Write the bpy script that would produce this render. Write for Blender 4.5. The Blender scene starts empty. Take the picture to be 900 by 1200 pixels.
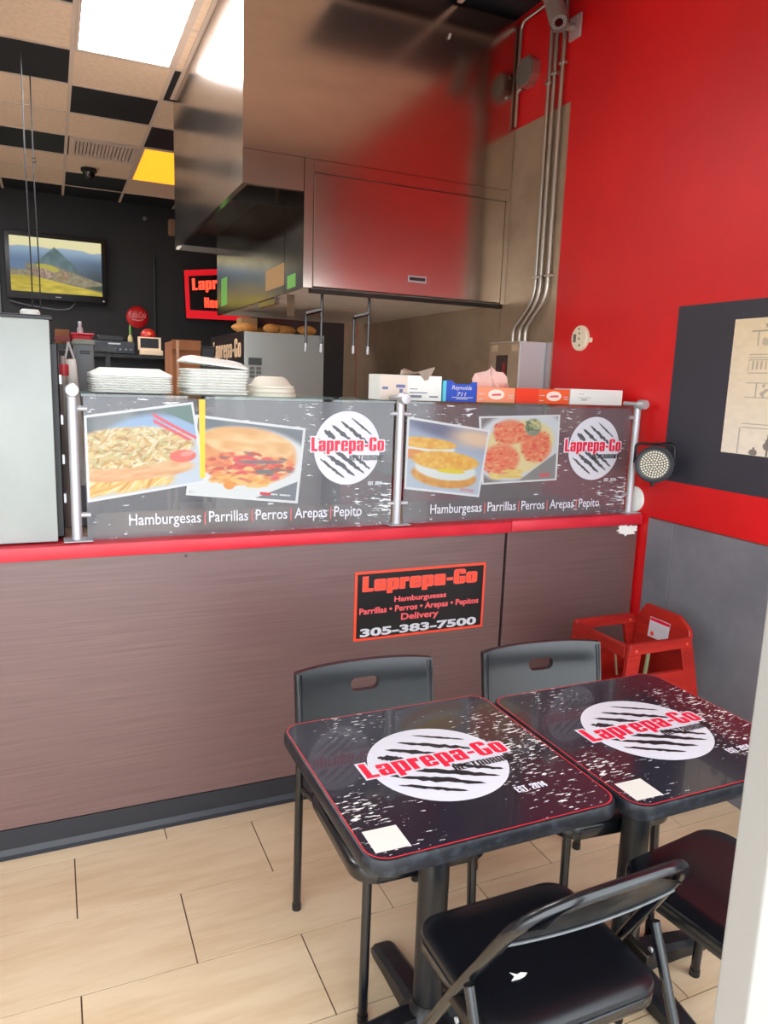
import bpy, bmesh, math, random
import numpy as np
from mathutils import Vector, Matrix
random.seed(7)
SC = bpy.context.scene
COL = SC.collection
PI = math.pi

# ------------------------------------------------------------------ camera, world, light, exposure
YAW, PITCH, ROLL = 0.42337, -0.17417, 0.03510
CAM_H = 1.633
def cam_axes():
    cy, sy = math.cos(YAW), math.sin(YAW)
    fwd = Vector((sy*math.cos(PITCH), cy*math.cos(PITCH), math.sin(PITCH)))
    right = Vector((cy, -sy, 0)); up = right.cross(fwd)
    r = math.cos(ROLL)*right + math.sin(ROLL)*up
    u = -math.sin(ROLL)*right + math.cos(ROLL)*up
    return r, u, fwd
r_, u_, f_ = cam_axes()
cd = bpy.data.cameras.new('camera'); cd.sensor_fit = 'VERTICAL'; cd.sensor_height = 36.0
cd.lens = 864.88*36/1200; cd.clip_start = 0.02
camo = bpy.data.objects.new('camera', cd); COL.objects.link(camo)
camo.matrix_world = Matrix(((r_.x, u_.x, -f_.x, 0), (r_.y, u_.y, -f_.y, 0), (r_.z, u_.z, -f_.z, CAM_H), (0, 0, 0, 1)))
SC.camera = camo

w = bpy.data.worlds.new('world'); SC.world = w; w.use_nodes = True
bgn = w.node_tree.nodes['Background']
bgn.inputs[0].default_value = (0.90, 0.95, 1.0, 1); bgn.inputs[1].default_value = 2.6
SC.view_settings.view_transform = 'Standard'; SC.view_settings.look = 'None'
SC.view_settings.gamma = 1.0; SC.view_settings.use_curve_mapping = False
SC.view_settings.exposure = 1.05

# ------------------------------------------------------------------ materials
def lin(c):
    out = []
    for v in c[:3]:
        v = v/255.0
        out.append(v/12.92 if v <= 0.04045 else ((v+0.055)/1.055)**2.4)
    return (*out, 1.0)
MATS = {}
def mat(name, col, rough=0.5, metal=0.0, spec=0.5, col2=None, nscale=(8, 8, 8), ndetail=4, bump=0.0, bscale=None,
        emit=0.0, ecol=None, alpha=1.0, coat=0.0, rand=0.0, ramp=(0.35, 0.65), rough2=None):
    if name in MATS: return MATS[name]
    m = bpy.data.materials.new(name); m.use_nodes = True
    nt = m.node_tree; N = nt.nodes; L = nt.links; p = N['Principled BSDF']
    p.inputs['Base Color'].default_value = lin(col); p.inputs['Roughness'].default_value = rough
    p.inputs['Metallic'].default_value = metal; p.inputs['Specular IOR Level'].default_value = spec
    p.inputs['Alpha'].default_value = alpha; p.inputs['Coat Weight'].default_value = coat
    if emit > 0:
        p.inputs['Emission Color'].default_value = lin(ecol or col); p.inputs['Emission Strength'].default_value = emit
    src = None
    if col2 is not None or bump > 0 or rough2 is not None:
        tc = N.new('ShaderNodeTexCoord'); mp = N.new('ShaderNodeMapping'); mp.inputs['Scale'].default_value = nscale
        L.new(tc.outputs['Object'], mp.inputs['Vector'])
        nz = N.new('ShaderNodeTexNoise'); nz.inputs['Scale'].default_value = 1.0; nz.inputs['Detail'].default_value = ndetail
        nz.inputs['Roughness'].default_value = 0.6
        L.new(mp.outputs[0], nz.inputs['Vector'])
        if col2 is not None:
            rp = N.new('ShaderNodeValToRGB'); rp.color_ramp.elements[0].position = ramp[0]; rp.color_ramp.elements[1].position = ramp[1]
            rp.color_ramp.elements[0].color = lin(col); rp.color_ramp.elements[1].color = lin(col2)
            L.new(nz.outputs['Fac'], rp.inputs['Fac']); src = rp.outputs['Color']
        if rough2 is not None:
            mr = N.new('ShaderNodeMapRange'); mr.inputs[1].default_value = .3; mr.inputs[2].default_value = .7
            mr.inputs[3].default_value = rough; mr.inputs[4].default_value = rough2
            L.new(nz.outputs['Fac'], mr.inputs[0]); L.new(mr.outputs[0], p.inputs['Roughness'])
        if bump > 0:
            nb = nz
            if bscale is not None:
                mp2 = N.new('ShaderNodeMapping'); mp2.inputs['Scale'].default_value = bscale
                L.new(tc.outputs['Object'], mp2.inputs['Vector'])
                nb = N.new('ShaderNodeTexNoise'); nb.inputs['Scale'].default_value = 1.0; nb.inputs['Detail'].default_value = 3
                L.new(mp2.outputs[0], nb.inputs['Vector'])
            b = N.new('ShaderNodeBump'); b.inputs['Strength'].default_value = bump; b.inputs['Distance'].default_value = 0.004
            L.new(nb.outputs['Fac'], b.inputs['Height']); L.new(b.outputs[0], p.inputs['Normal'])
    if rand > 0:
        oi = N.new('ShaderNodeObjectInfo'); hs = N.new('ShaderNodeHueSaturation')
        mr = N.new('ShaderNodeMapRange'); mr.inputs[3].default_value = 1-rand; mr.inputs[4].default_value = 1+rand
        L.new(oi.outputs['Random'], mr.inputs[0]); L.new(mr.outputs[0], hs.inputs['Value'])
        if src is not None: L.new(src, hs.inputs['Color'])
        else: hs.inputs['Color'].default_value = lin(col)
        src = hs.outputs['Color']
    if src is not None: L.new(src, p.inputs['Base Color'])
    MATS[name] = m
    return m

def scratch_mat(name, base, mark, rough, scale, thr, alpha=1.0, patch=1.3, coat=0.0, spec=0.5):
    """dark print with torn white flecks, flecks stretched along X"""
    m = bpy.data.materials.new(name); m.use_nodes = True
    nt = m.node_tree; N = nt.nodes; L = nt.links; p = N['Principled BSDF']
    p.inputs['Roughness'].default_value = rough; p.inputs['Coat Weight'].default_value = coat
    p.inputs['Specular IOR Level'].default_value = spec
    tc = N.new('ShaderNodeTexCoord')
    def noise(sc, det, ro):
        mp = N.new('ShaderNodeMapping'); mp.inputs['Scale'].default_value = sc; L.new(tc.outputs['Object'], mp.inputs['Vector'])
        n = N.new('ShaderNodeTexNoise'); n.inputs['Scale'].default_value = 1; n.inputs['Detail'].default_value = det
        n.inputs['Roughness'].default_value = ro; L.new(mp.outputs[0], n.inputs['Vector']); return n.outputs['Fac']
    a = noise(scale, 3, .6); b = noise(tuple(patch*v for v in (3.2, 3.2, 3.2)), 2, .5)
    ad = N.new('ShaderNodeMath'); ad.operation = 'MULTIPLY_ADD'; ad.inputs[1].default_value = .55
    L.new(b, ad.inputs[0]); L.new(a, ad.inputs[2])
    gt = N.new('ShaderNodeMapRange'); gt.inputs[1].default_value = thr; gt.inputs[2].default_value = thr+.012
    L.new(ad.outputs[0], gt.inputs[0])
    mx = N.new('ShaderNodeMix'); mx.data_type = 'RGBA'
    L.new(gt.outputs[0], mx.inputs['Factor']); mx.inputs['A'].default_value = lin(base); mx.inputs['B'].default_value = lin(mark)
    L.new(mx.outputs['Result'], p.inputs['Base Color'])
    if alpha < 1:
        mr = N.new('ShaderNodeMapRange'); mr.inputs[3].default_value = alpha; mr.inputs[4].default_value = .95
        L.new(gt.outputs[0], mr.inputs[0]); L.new(mr.outputs[0], p.inputs['Alpha'])
    MATS[name] = m
    return m

def vcol_mat(name, rough=.35, emit=0.0, alpha=1.0):
    m = bpy.data.materials.new(name); m.use_nodes = True
    N = m.node_tree.nodes; L = m.node_tree.links; p = N['Principled BSDF']
    a = N.new('ShaderNodeAttribute'); a.attribute_name = 'print'
    L.new(a.outputs['Color'], p.inputs['Base Color']); p.inputs['Roughness'].default_value = rough
    p.inputs['Alpha'].default_value = alpha
    if emit > 0:
        p.inputs['Base Color'].default_value = (0, 0, 0, 1)
        for l in list(p.inputs['Base Color'].links): L.remove(l)
        L.new(a.outputs['Color'], p.inputs['Emission Color']); p.inputs['Emission Strength'].default_value = emit
    MATS[name] = m
    return m

def clear_mat(name, tint=(0.93, 0.97, 0.95), gloss=.08):
    m = bpy.data.materials.new(name); m.use_nodes = True
    N = m.node_tree.nodes; L = m.node_tree.links; N.clear()
    o = N.new('ShaderNodeOutputMaterial'); t = N.new('ShaderNodeBsdfTransparent'); t.inputs[0].default_value = (*tint, 1)
    g = N.new('ShaderNodeBsdfGlossy'); g.inputs['Roughness'].default_value = .03; mx = N.new('ShaderNodeMixShader')
    mx.inputs[0].default_value = gloss
    L.new(t.outputs[0], mx.inputs[1]); L.new(g.outputs[0], mx.inputs[2]); L.new(mx.outputs[0], o.inputs[0])
    MATS[name] = m
    return m

M_red = mat('red_wall_paint', (222, 14, 20), .42, col2=(206, 10, 16), nscale=(1.5, 1.5, 1.5), bump=.12, bscale=(60, 60, 60))
M_black = mat('black_wall_paint', (26, 27, 30), .6)
M_panelblack = mat('charcoal_painted_panel', (52, 52, 62), .5, col2=(46, 46, 56), nscale=(3, 3, 3))
M_wains = mat('grey_wainscot', (124, 124, 130), .5, col2=(108, 108, 116), nscale=(4, 4, 4), bump=.35, bscale=(14, 14, 14))
M_cream = mat('cream_wall', (214, 206, 196), .7)
M_grout = mat('dark_grout', (92, 66, 54), .8)
M_tile = mat('wood_look_tile', (226, 202, 168), .33, col2=(208, 178, 140), nscale=(2.2, 14, 4), ndetail=6, ramp=(.42, .72), rand=.04, spec=.4)
M_wood = mat('dark_wood_laminate', (94, 67, 65), .38, col2=(112, 83, 80), nscale=(2.5, 6, 130), ndetail=6, ramp=(.35, .7), bump=.05, rough2=.33, spec=.9)
M_base = mat('black_rubber', (34, 37, 44), .38)
M_ledge = mat('red_ledge_laminate', (212, 44, 60), .4, col2=(196, 34, 50), nscale=(6, 6, 20))
M_steel = mat('brushed_steel', (206, 194, 184), .16, 1.0, col2=(194, 182, 172), nscale=(1.5, 1.5, 5), rough2=.21)
M_steel2 = mat('wall_steel', (196, 176, 152), .40, .7, col2=(176, 156, 132), nscale=(2, 2, 3), rough2=.52)
M_steeldark = mat('dark_steel', (58, 52, 48), .5, .8)  # plain dark steel for hood plenum, bottom rail and pivot plates
M_alu = mat('satin_aluminium', (188, 188, 192), .38, .45)
M_galv = mat('galvanised_conduit', (190, 182, 172), .35, .9)
M_pvcgrey = mat('grey_box_paint', (200, 202, 204), .5)
M_white = mat('white_plastic', (236, 236, 230), .5)
M_foam = mat('white_foam', (240, 240, 234), .65)
M_foamcream = mat('cream_foam', (232, 226, 208), .65)
M_blackpl = mat('black_plastic', (22, 22, 26), .4)
M_blackmetal = mat('black_powder_coat', (13, 15, 20), .22, .0, .7, col2=(18, 20, 25), nscale=(20, 20, 20))
M_vinyl = mat('black_vinyl', (14, 15, 20), .3, 0, .5, bump=.15, bscale=(12, 12, 12))
M_castiron = mat('black_cast_iron', (17, 19, 24), .38, 0, .5, col2=(46, 48, 54), nscale=(25, 25, 10), ramp=(.55, .8))
M_rubberedge = mat('worn_black_edge', (20, 22, 28), .42, 0, .4, col2=(56, 60, 68), nscale=(30, 30, 30), ramp=(.5, .8))
M_tabletop = scratch_mat('table_print', (30, 31, 42), (232, 228, 222), .16, (42, 170, 1), .93, coat=.4, patch=1.1)
M_redline = mat('red_edge_line', (196, 40, 50), .4)
M_printwhite = mat('print_white', (206, 206, 214), .3)
M_printblack = mat('print_black', (26, 26, 32), .3)
M_printred = mat('print_red', (218, 18, 56), .35)
M_printorange = mat('print_orange_red', (240, 74, 46), .4)
M_printpink = mat('print_pink_red', (232, 92, 96), .4)
M_printgrey = mat('print_dark_grey', (78, 80, 84), .4)
M_signblack = mat('sign_black', (20, 16, 18), .35)
M_redwood = mat('red_stained_wood', (176, 34, 20), .42, col2=(138, 16, 14), nscale=(3, 3, 20), ndetail=5, rand=.05)
M_film = scratch_mat('printed_glass_film', (104, 104, 110), (226, 230, 232), .10, (20, 1, 125), .94, alpha=.55, patch=.9, spec=.9)
M_shelfglass = clear_mat('shelf_glass', (.80, .90, .87), .12)
M_pane = clear_mat('window_glass', (.97, .98, .98), .06)
M_ceilcream = mat('cream_ceiling_tile', (240, 212, 186), .8, col2=(230, 200, 172), nscale=(30, 30, 30), bump=.2, rand=.03)
M_ceilblack = mat('black_ceiling_tile', (24, 27, 33), .6)
M_rail = mat('ceiling_rail', (216, 194, 178), .6)
M_fluor = mat('fluorescent_diffuser', (250, 252, 255), .4, emit=15.0)
M_fluory = mat('amber_diffuser', (250, 190, 60), .4, emit=.62, ecol=(255, 176, 40))
M_cooler = mat('pale_enamel', (168, 174, 170), .35, col2=(160, 166, 163), nscale=(4, 4, 4))
M_pave = mat('pavement', (186, 184, 178), .9)
M_cardboard = mat('cardboard', (150, 94, 56), .75, col2=(128, 76, 44), nscale=(5, 5, 5))
M_tan = mat('tan_card', (176, 138, 92), .75)
M_greypl = mat('grey_plastic', (108, 112, 116), .5)
M_yellow = mat('yellow_reflection', (246, 186, 40), .4)  # colour of the yellow reflection painted on the left pane
M_green = mat('green_tape', (120, 190, 90), .5)
M_belt = mat('pale_green_webbing', (184, 206, 160), .6)
M_paper = mat('cream_paper', (238, 222, 196), .7)
M_bread = mat('toasted_bread', (222, 158, 84), .7, col2=(190, 116, 48), nscale=(20, 20, 20), bump=.3)
M_glowred = mat('lit_red_letter', (255, 60, 40), .4, emit=1.3, ecol=(255, 62, 40))
M_glowframe = mat('lit_red_frame', (200, 20, 30), .4, emit=.35, ecol=(214, 22, 36))
M_vc = vcol_mat('photo_print', .3)
M_vce = vcol_mat('tv_picture', .3, emit=.42)
M_vcp = vcol_mat('engraving_print', .7)
M_doorwhite = mat('white_door_paint', (142, 138, 132), .5)

# ------------------------------------------------------------------ mesh helpers
def bm_new(): return bmesh.new()
def add_box(bm, x0, x1, y0, y1, z0, z1):
    vs = [bm.verts.new((x, y, z)) for z in (z0, z1) for y in (y0, y1) for x in (x0, x1)]
    for f in ((0, 2, 3, 1), (4, 5, 7, 6), (0, 1, 5, 4), (2, 6, 7, 3), (0, 4, 6, 2), (1, 3, 7, 5)):
        bm.faces.new([vs[i] for i in f])
    return vs
def bx(x0, x1, y0, y1, z0, z1, bevel=0.0, seg=2):
    bm = bm_new(); add_box(bm, x0, x1, y0, y1, z0, z1)
    if bevel > 0:
        bmesh.ops.bevel(bm, geom=bm.edges[:], offset=bevel, segments=seg, affect='EDGES', profile=.5)
    return bm
def frame_of(d):
    d = d.normalized(); a = Vector((0, 0, 1)) if abs(d.z) < .9 else Vector((1, 0, 0))
    s = d.cross(a).normalized(); t = s.cross(d).normalized()
    return s, t
def add_tube(bm, pts, r, n=10, caps=True, radii=None, flat=1.0):
    pts = [Vector(p) for p in pts]; rings = []
    s = t = None
    for i, p in enumerate(pts):
        if i == 0: d = pts[1]-p
        elif i == len(pts)-1: d = p-pts[i-1]
        else: d = (pts[i+1]-p).normalized()+(p-pts[i-1]).normalized()
        d = d.normalized()
        if s is None: s, t = frame_of(d)
        else:
            s = (s-d*s.dot(d)).normalized(); t = s.cross(d).normalized()
        rr = radii[i] if radii else r
        rings.append([bm.verts.new(p+s*math.cos(2*PI*k/n)*rr+t*math.sin(2*PI*k/n)*rr*flat) for k in range(n)])
    for a, b in zip(rings[:-1], rings[1:]):
        for k in range(n): bm.faces.new((a[k], a[(k+1) % n], b[(k+1) % n], b[k]))
    if caps:
        bm.faces.new(rings[0][::-1]); bm.faces.new(rings[-1])
def tube(pts, r, n=10, **k):
    bm = bm_new(); add_tube(bm, pts, r, n, **k); return bm
def smooth_path(pts, rad=.05, seg=6):
    """round the inner corners of a polyline"""
    pts = [Vector(p) for p in pts]; out = [pts[0]]
    for a, b, c in zip(pts[:-2], pts[1:-1], pts[2:]):
        d1 = (a-b); d2 = (c-b); q = min(rad, d1.length*.49, d2.length*.49)
        p1 = b+d1.normalized()*q; p2 = b+d2.normalized()*q
        for k in range(seg+1):
            t = k/seg; out.append(p1*(1-t)**2+b*2*t*(1-t)+p2*t*t)
    out.append(pts[-1]); return out
def add_prism(bm, poly, lo, hi, fn):
    """poly: 2D points; fn(u,v,h)->xyz"""
    a = [bm.verts.new(fn(u, v, lo)) for u, v in poly]; b = [bm.verts.new(fn(u, v, hi)) for u, v in poly]
    n = len(poly); bm.faces.new(a[::-1]); bm.faces.new(b)
    for k in range(n): bm.faces.new((a[k], a[(k+1) % n], b[(k+1) % n], b[k]))
def prism(poly, lo, hi, fn):
    bm = bm_new(); add_prism(bm, poly, lo, hi, fn); bmesh.ops.recalc_face_normals(bm, faces=bm.faces[:]); return bm
XY = lambda u, v, h: (u, v, h)
XZ = lambda u, v, h: (u, h, v)
YZ = lambda u, v, h: (h, u, v)
def rrect(x0, x1, y0, y1, r, n=6):
    out = []
    for cx, cy, a0 in ((x1-r, y1-r, 0), (x0+r, y1-r, PI/2), (x0+r, y0+r, PI), (x1-r, y0+r, 1.5*PI)):
        for k in range(n+1):
            a = a0+PI/2*k/n; out.append((cx+r*math.cos(a), cy+r*math.sin(a)))
    return out
def ellipse(cx, cy, rx, ry, n=40): return [(cx+rx*math.cos(2*PI*k/n), cy+ry*math.sin(2*PI*k/n)) for k in range(n)]
def loft(rings, cap=True):
    bm = bm_new(); R = [[bm.verts.new(p) for p in r] for r in rings]
    n = len(R[0])
    for a, b in zip(R[:-1], R[1:]):
        for k in range(n): bm.faces.new((a[k], a[(k+1) % n], b[(k+1) % n], b[k]))
    if cap: bm.faces.new(R[0][::-1]); bm.faces.new(R[-1])
    bmesh.ops.recalc_face_normals(bm, faces=bm.faces[:]); return bm
def lathe(prof, c, n=24, axis='Z'):
    rings = []
    for r, h in prof:
        ring = []
        for k in range(n):
            a = 2*PI*k/n; u, v = r*math.cos(a), r*math.sin(a)
            ring.append((c[0]+u, c[1]+v, c[2]+h) if axis == 'Z' else (c[0]+u, c[1]+h, c[2]+v) if axis == 'Y' else (c[0]+h, c[1]+u, c[2]+v))
        rings.append(ring)
    return loft(rings)

def finish(me, smooth):
    if smooth:
        for p in me.polygons: p.use_smooth = True
        try: me.set_sharp_from_angle(angle=math.radians(38))
        except Exception: pass
def obj(name, bm, m, parent=None, smooth=True):
    """one mesh object; vertices given in world space (or in the parent's space when the parent is a prototype)"""
    bmesh.ops.recalc_face_normals(bm, faces=bm.faces[:])
    me = bpy.data.meshes.new(name); bm.to_mesh(me); bm.free()
    if m: me.materials.append(m)
    finish(me, smooth)
    o = bpy.data.objects.new(name, me); COL.objects.link(o)
    if parent is not None:
        o.parent = parent
        off = wloc(parent)
        if off.length > 0: me.transform(Matrix.Translation(-off))
    else:
        co = np.array([v.co[:] for v in me.vertices]); lo, hi = co.min(0), co.max(0)
        c = Vector(((lo[0]+hi[0])/2, (lo[1]+hi[1])/2, lo[2]))
        me.transform(Matrix.Translation(-c)); o.location = c
    return o
def wloc(o):
    v = Vector((0, 0, 0))
    while o is not None: v += o.location; o = o.parent
    return v
def tag(o, label, cat, group=None):
    o['label'] = label; o['category'] = cat
    if group: o['group'] = group
    return o
def thing(name, label, cat, loc=(0, 0, 0), group=None):
    o = bpy.data.objects.new(name, None); o.empty_display_size = .05; COL.objects.link(o); o.location = loc
    return tag(o, label, cat, group)
def struct(name, bm, m, label, cat='structure'):
    o = obj(name, bm, m, smooth=False); o['kind'] = 'structure'; o['label'] = label; o['category'] = cat
    return o
def dup(root, loc, rotz=0.0, label=None, group=None):
    r = root.copy(); COL.objects.link(r); r.location = loc; r.rotation_euler = (0, 0, rotz)
    if label: r['label'] = label
    if group: r['group'] = group
    for ch in list(root.children):
        c = ch.copy(); COL.objects.link(c); c.parent = r
        for g in list(ch.children):
            d = g.copy(); COL.objects.link(d); d.parent = c
    return r
def lab(o, s): o['label'] = s; return o

# lettering -------------------------------------------------------------
def text_mesh(s, bold=0.0, shear=0.0, spacing=1.0):
    cu = bpy.data.curves.new('t', 'FONT'); cu.body = s; cu.size = 1.0; cu.offset = bold; cu.shear = shear; cu.space_character = spacing
    cu.resolution_u = 3
    o = bpy.data.objects.new('t', cu); COL.objects.link(o)
    dg = bpy.context.evaluated_depsgraph_get(); me = o.evaluated_get(dg).to_mesh()
    vs = np.array([v.co[:] for v in me.vertices]); fs = [tuple(p.vertices) for p in me.polygons]
    o.evaluated_get(dg).to_mesh_clear(); bpy.data.objects.remove(o); bpy.data.curves.remove(cu)
    return vs, fs
def lettering(s, quad, fn, m, parent, h=.0004, bold=0.0, shear=0.0, name='lettering', grow=0.0, spacing=1.0, ref_bold=None):
    """text fitted into quad=(u0,u1,v0,v1); fn(u,v,h)->xyz"""
    vs, fs = text_mesh(s, bold, shear, spacing)
    if ref_bold is not None:
        rv, _ = text_mesh(s, ref_bold, shear, spacing)
    else: rv = vs
    lo, hi = rv.min(0), rv.max(0)
    u0, u1, v0, v1 = quad
    bm = bm_new()
    V = [bm.verts.new(fn(u0+(x-lo[0])/(hi[0]-lo[0])*(u1-u0), v0+(y-lo[1])/(hi[1]-lo[1])*(v1-v0), h)) for x, y, z in vs]
    for f in fs:
        try: bm.faces.new([V[i] for i in f])
        except ValueError: pass
    return obj(name, bm, m, parent, smooth=False)
GLY = {
 'L': [(0,0,.22,1),(0,0,.43,.17)], 'a': [(.27,0,.48,.70),(.03,.62,.45,.76),(0,.50,.20,.71),(.05,.33,.31,.45),(0,.05,.21,.41),(.04,0,.31,.12)],
 'p': [(0,-.22,.21,.76),(.15,.63,.44,.76),(.28,.05,.49,.71),(.15,0,.44,.13)], 'r': [(0,0,.21,.76),(.16,.50,.37,.76)],
 'e': [(0,.06,.21,.70),(.05,.64,.43,.76),(.28,.37,.48,.70),(.14,.33,.48,.44),(.05,0,.43,.12),(.28,.05,.48,.24)],
 '-': [(.02,.30,.28,.46)], 'G': [(0,.07,.22,.93),(.06,.87,.46,1),(.06,0,.46,.13),(.30,.70,.52,.93),(.30,.06,.52,.48),(.27,.36,.52,.48)],
 'o': [(0,.06,.21,.70),(.28,.06,.49,.70),(.06,.63,.43,.76),(.06,0,.43,.13)],
 'R': [(0,0,.20,1),(.1,.86,.43,1),(.28,.52,.48,.95),(.1,.42,.42,.56),(.28,0,.48,.46)], 'E': [(0,0,.20,1),(0,0,.38,.16),(0,.42,.36,.58),(0,.84,.38,1)],
 'S': [(.05,.86,.42,1),(0,.55,.20,.94),(.04,.43,.43,.59),(.27,.06,.47,.50),(.05,0,.42,.14),(.27,.68,.47,.94),(0,.06,.20,.32)],
 'T': [(.13,0,.34,1),(0,.84,.47,1)], 'A': [(0,0,.19,.94),(.29,0,.48,.94),(.06,.84,.42,1),(.1,.22,.4,.37)], 'U': [(0,.07,.20,1),(.28,.07,.48,1),(.05,0,.43,.15)],
 'N': [(0,0,.18,1),(.32,0,.50,1),(.10,.55,.26,.95),(.18,.30,.32,.70),(.24,.05,.40,.45)], '.': [(0,0,.16,.18)], ' ': [],
 '2': [(.05,.86,.42,1),(.27,.50,.47,.94),(0,.66,.20,.94),(.12,.30,.40,.56),(0,.1,.24,.36),(0,0,.47,.16)], '0': [(0,.07,.20,.93),(.28,.07,.48,.93),(.06,.86,.42,1),(.06,0,.42,.14)],
 '1': [(.12,0,.33,1),(0,.72,.2,.88)], '4': [(.26,0,.46,1),(0,.2,.54,.36),(0,.3,.2,.75),(.1,.65,.3,1)],
 'H': [(0,0,.20,1),(.28,0,.48,1),(.15,.42,.33,.58)], 'u': [(0,.06,.20,.76),(.27,0,.47,.76),(.05,0,.32,.13)],
 's': [(.04,.64,.42,.76),(0,.42,.20,.70),(.03,.32,.43,.45),(.26,.05,.46,.36),(.04,0,.42,.12),(.27,.52,.46,.70),(0,.05,.2,.23)]}
def block(s, quad, fn, m, parent, h, grow=0.0, name='lettering', cham=.05):
    """heavy condensed poster lettering, cap height and baseline fitted to quad"""
    x = 0; items = []
    for ch in s:
        g = GLY[ch]; w_ = max([r[2] for r in g], default=.22)
        items += [(x+r[0], r[1], x+r[2], r[3]) for r in g]; x += w_+.065
    W0 = x-.065; u0, u1, v0, v1 = quad; su, sv = (u1-u0)/W0, v1-v0
    rc = [(u0+a*su-grow, v0+b*sv-grow, u0+c*su+grow, v0+d*sv+grow) for a, b, c, d in items]
    xs = sorted({round(v, 6) for r in rc for v in (r[0], r[2])}); ys = sorted({round(v, 6) for r in rc for v in (r[1], r[3])})
    bm = bm_new(); vc = {}
    def vert(i, j):
        if (i, j) not in vc: vc[(i, j)] = bm.verts.new(fn(xs[i], ys[j], h))
        return vc[(i, j)]
    for i in range(len(xs)-1):
        cx = (xs[i]+xs[i+1])/2
        if xs[i+1]-xs[i] < 1e-6: continue
        cand = [r for r in rc if r[0] < cx < r[2]]
        for j in range(len(ys)-1):
            cy = (ys[j]+ys[j+1])/2
            if any(r[1] < cy < r[3] for r in cand): bm.faces.new((vert(i, j), vert(i+1, j), vert(i+1, j+1), vert(i, j+1)))
    return obj(name, bm, m, parent, smooth=False)
def flat(polys, fn, h, m, parent, name):
    bm = bm_new()
    for poly in polys: bm.faces.new([bm.verts.new(fn(u, v, h)) for u, v in poly])
    return obj(name, bm, m, parent, smooth=False)

# painted prints: colours computed on a fine grid --------------------------------
rng = np.random.default_rng(3)
def vnoise(U, V, sx, sy, seed):
    g = np.random.default_rng(seed).random((int(sy)+3, int(sx)+3))
    x = U*sx; y = V*sy; xi = np.floor(x).astype(int); yi = np.floor(y).astype(int)
    fx = x-xi; fy = y-yi; fx = fx*fx*(3-2*fx); fy = fy*fy*(3-2*fy)
    return (g[yi, xi]*(1-fx)+g[yi, xi+1]*fx)*(1-fy)+(g[yi+1, xi]*(1-fx)+g[yi+1, xi+1]*fx)*fy
def smooth(a, b, x): t = np.clip((x-a)/(b-a), 0, 1); return t*t*(3-2*t)
def over(img, mask, c):
    c = np.array(c, float); c = c if c.ndim == 3 else c[None, None, :]
    return img*(1-mask[..., None])+c*mask[..., None]
def ell(U, V, cx, cy, rx, ry, rot=0, soft=.08):
    c, s = math.cos(rot), math.sin(rot); x = (U-cx)*c+(V-cy)*s; y = -(U-cx)*s+(V-cy)*c
    return 1-smooth(1-soft, 1+soft, np.sqrt((x/rx)**2+(y/ry)**2))
def mixc(a, b, t): return np.array(a, float)[None, None]*(1-t[..., None])+np.array(b, float)[None, None]*t[..., None]
def srgb2lin(a):
    a = np.clip(a, 0, 255)/255; return np.where(a <= .04045, a/12.92, ((a+.055)/1.055)**2.4)
def printed(name, corners, fn, h, paint, nu, nv, m, parent, border=0.0):
    """corners TL,TR,BR,BL in the (u,v) of fn"""
    u = np.linspace(0, 1, nu); v = np.linspace(0, 1, nv); U, V = np.meshgrid(u, v)
    img = paint(U, V)
    if border:
        bu, bv = border; e = (U < bu) | (U > 1-bu) | (V < bv) | (V > 1-bv); img[e] = (236, 238, 240)
    TL, TR, BR, BL = [np.array(c, float) for c in corners]
    P = ((1-V)*(1-U))[..., None]*BL+((1-V)*U)[..., None]*BR+(V*U)[..., None]*TR+(V*(1-U))[..., None]*TL
    verts = [fn(a, b, h) for a, b in P.reshape(-1, 2)]
    faces = [(j*nu+i, j*nu+i+1, (j+1)*nu+i+1, (j+1)*nu+i) for j in range(nv-1) for i in range(nu-1)]
    me = bpy.data.meshes.new(name); me.from_pydata(verts, [], faces); me.materials.append(m)
    at = me.color_attributes.new('print', 'FLOAT_COLOR', 'POINT')
    rgba = np.ones((nu*nv, 4), np.float32); rgba[:, :3] = srgb2lin(img).reshape(-1, 3)*(1.0 if m is M_vce else .95 if m is M_vcp else .62)
    at.data.foreach_set('color', rgba.ravel())
    o = bpy.data.objects.new(name, me); COL.objects.link(o); o.parent = parent
    me.transform(Matrix.Translation(-wloc(parent)))
    return o

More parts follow.
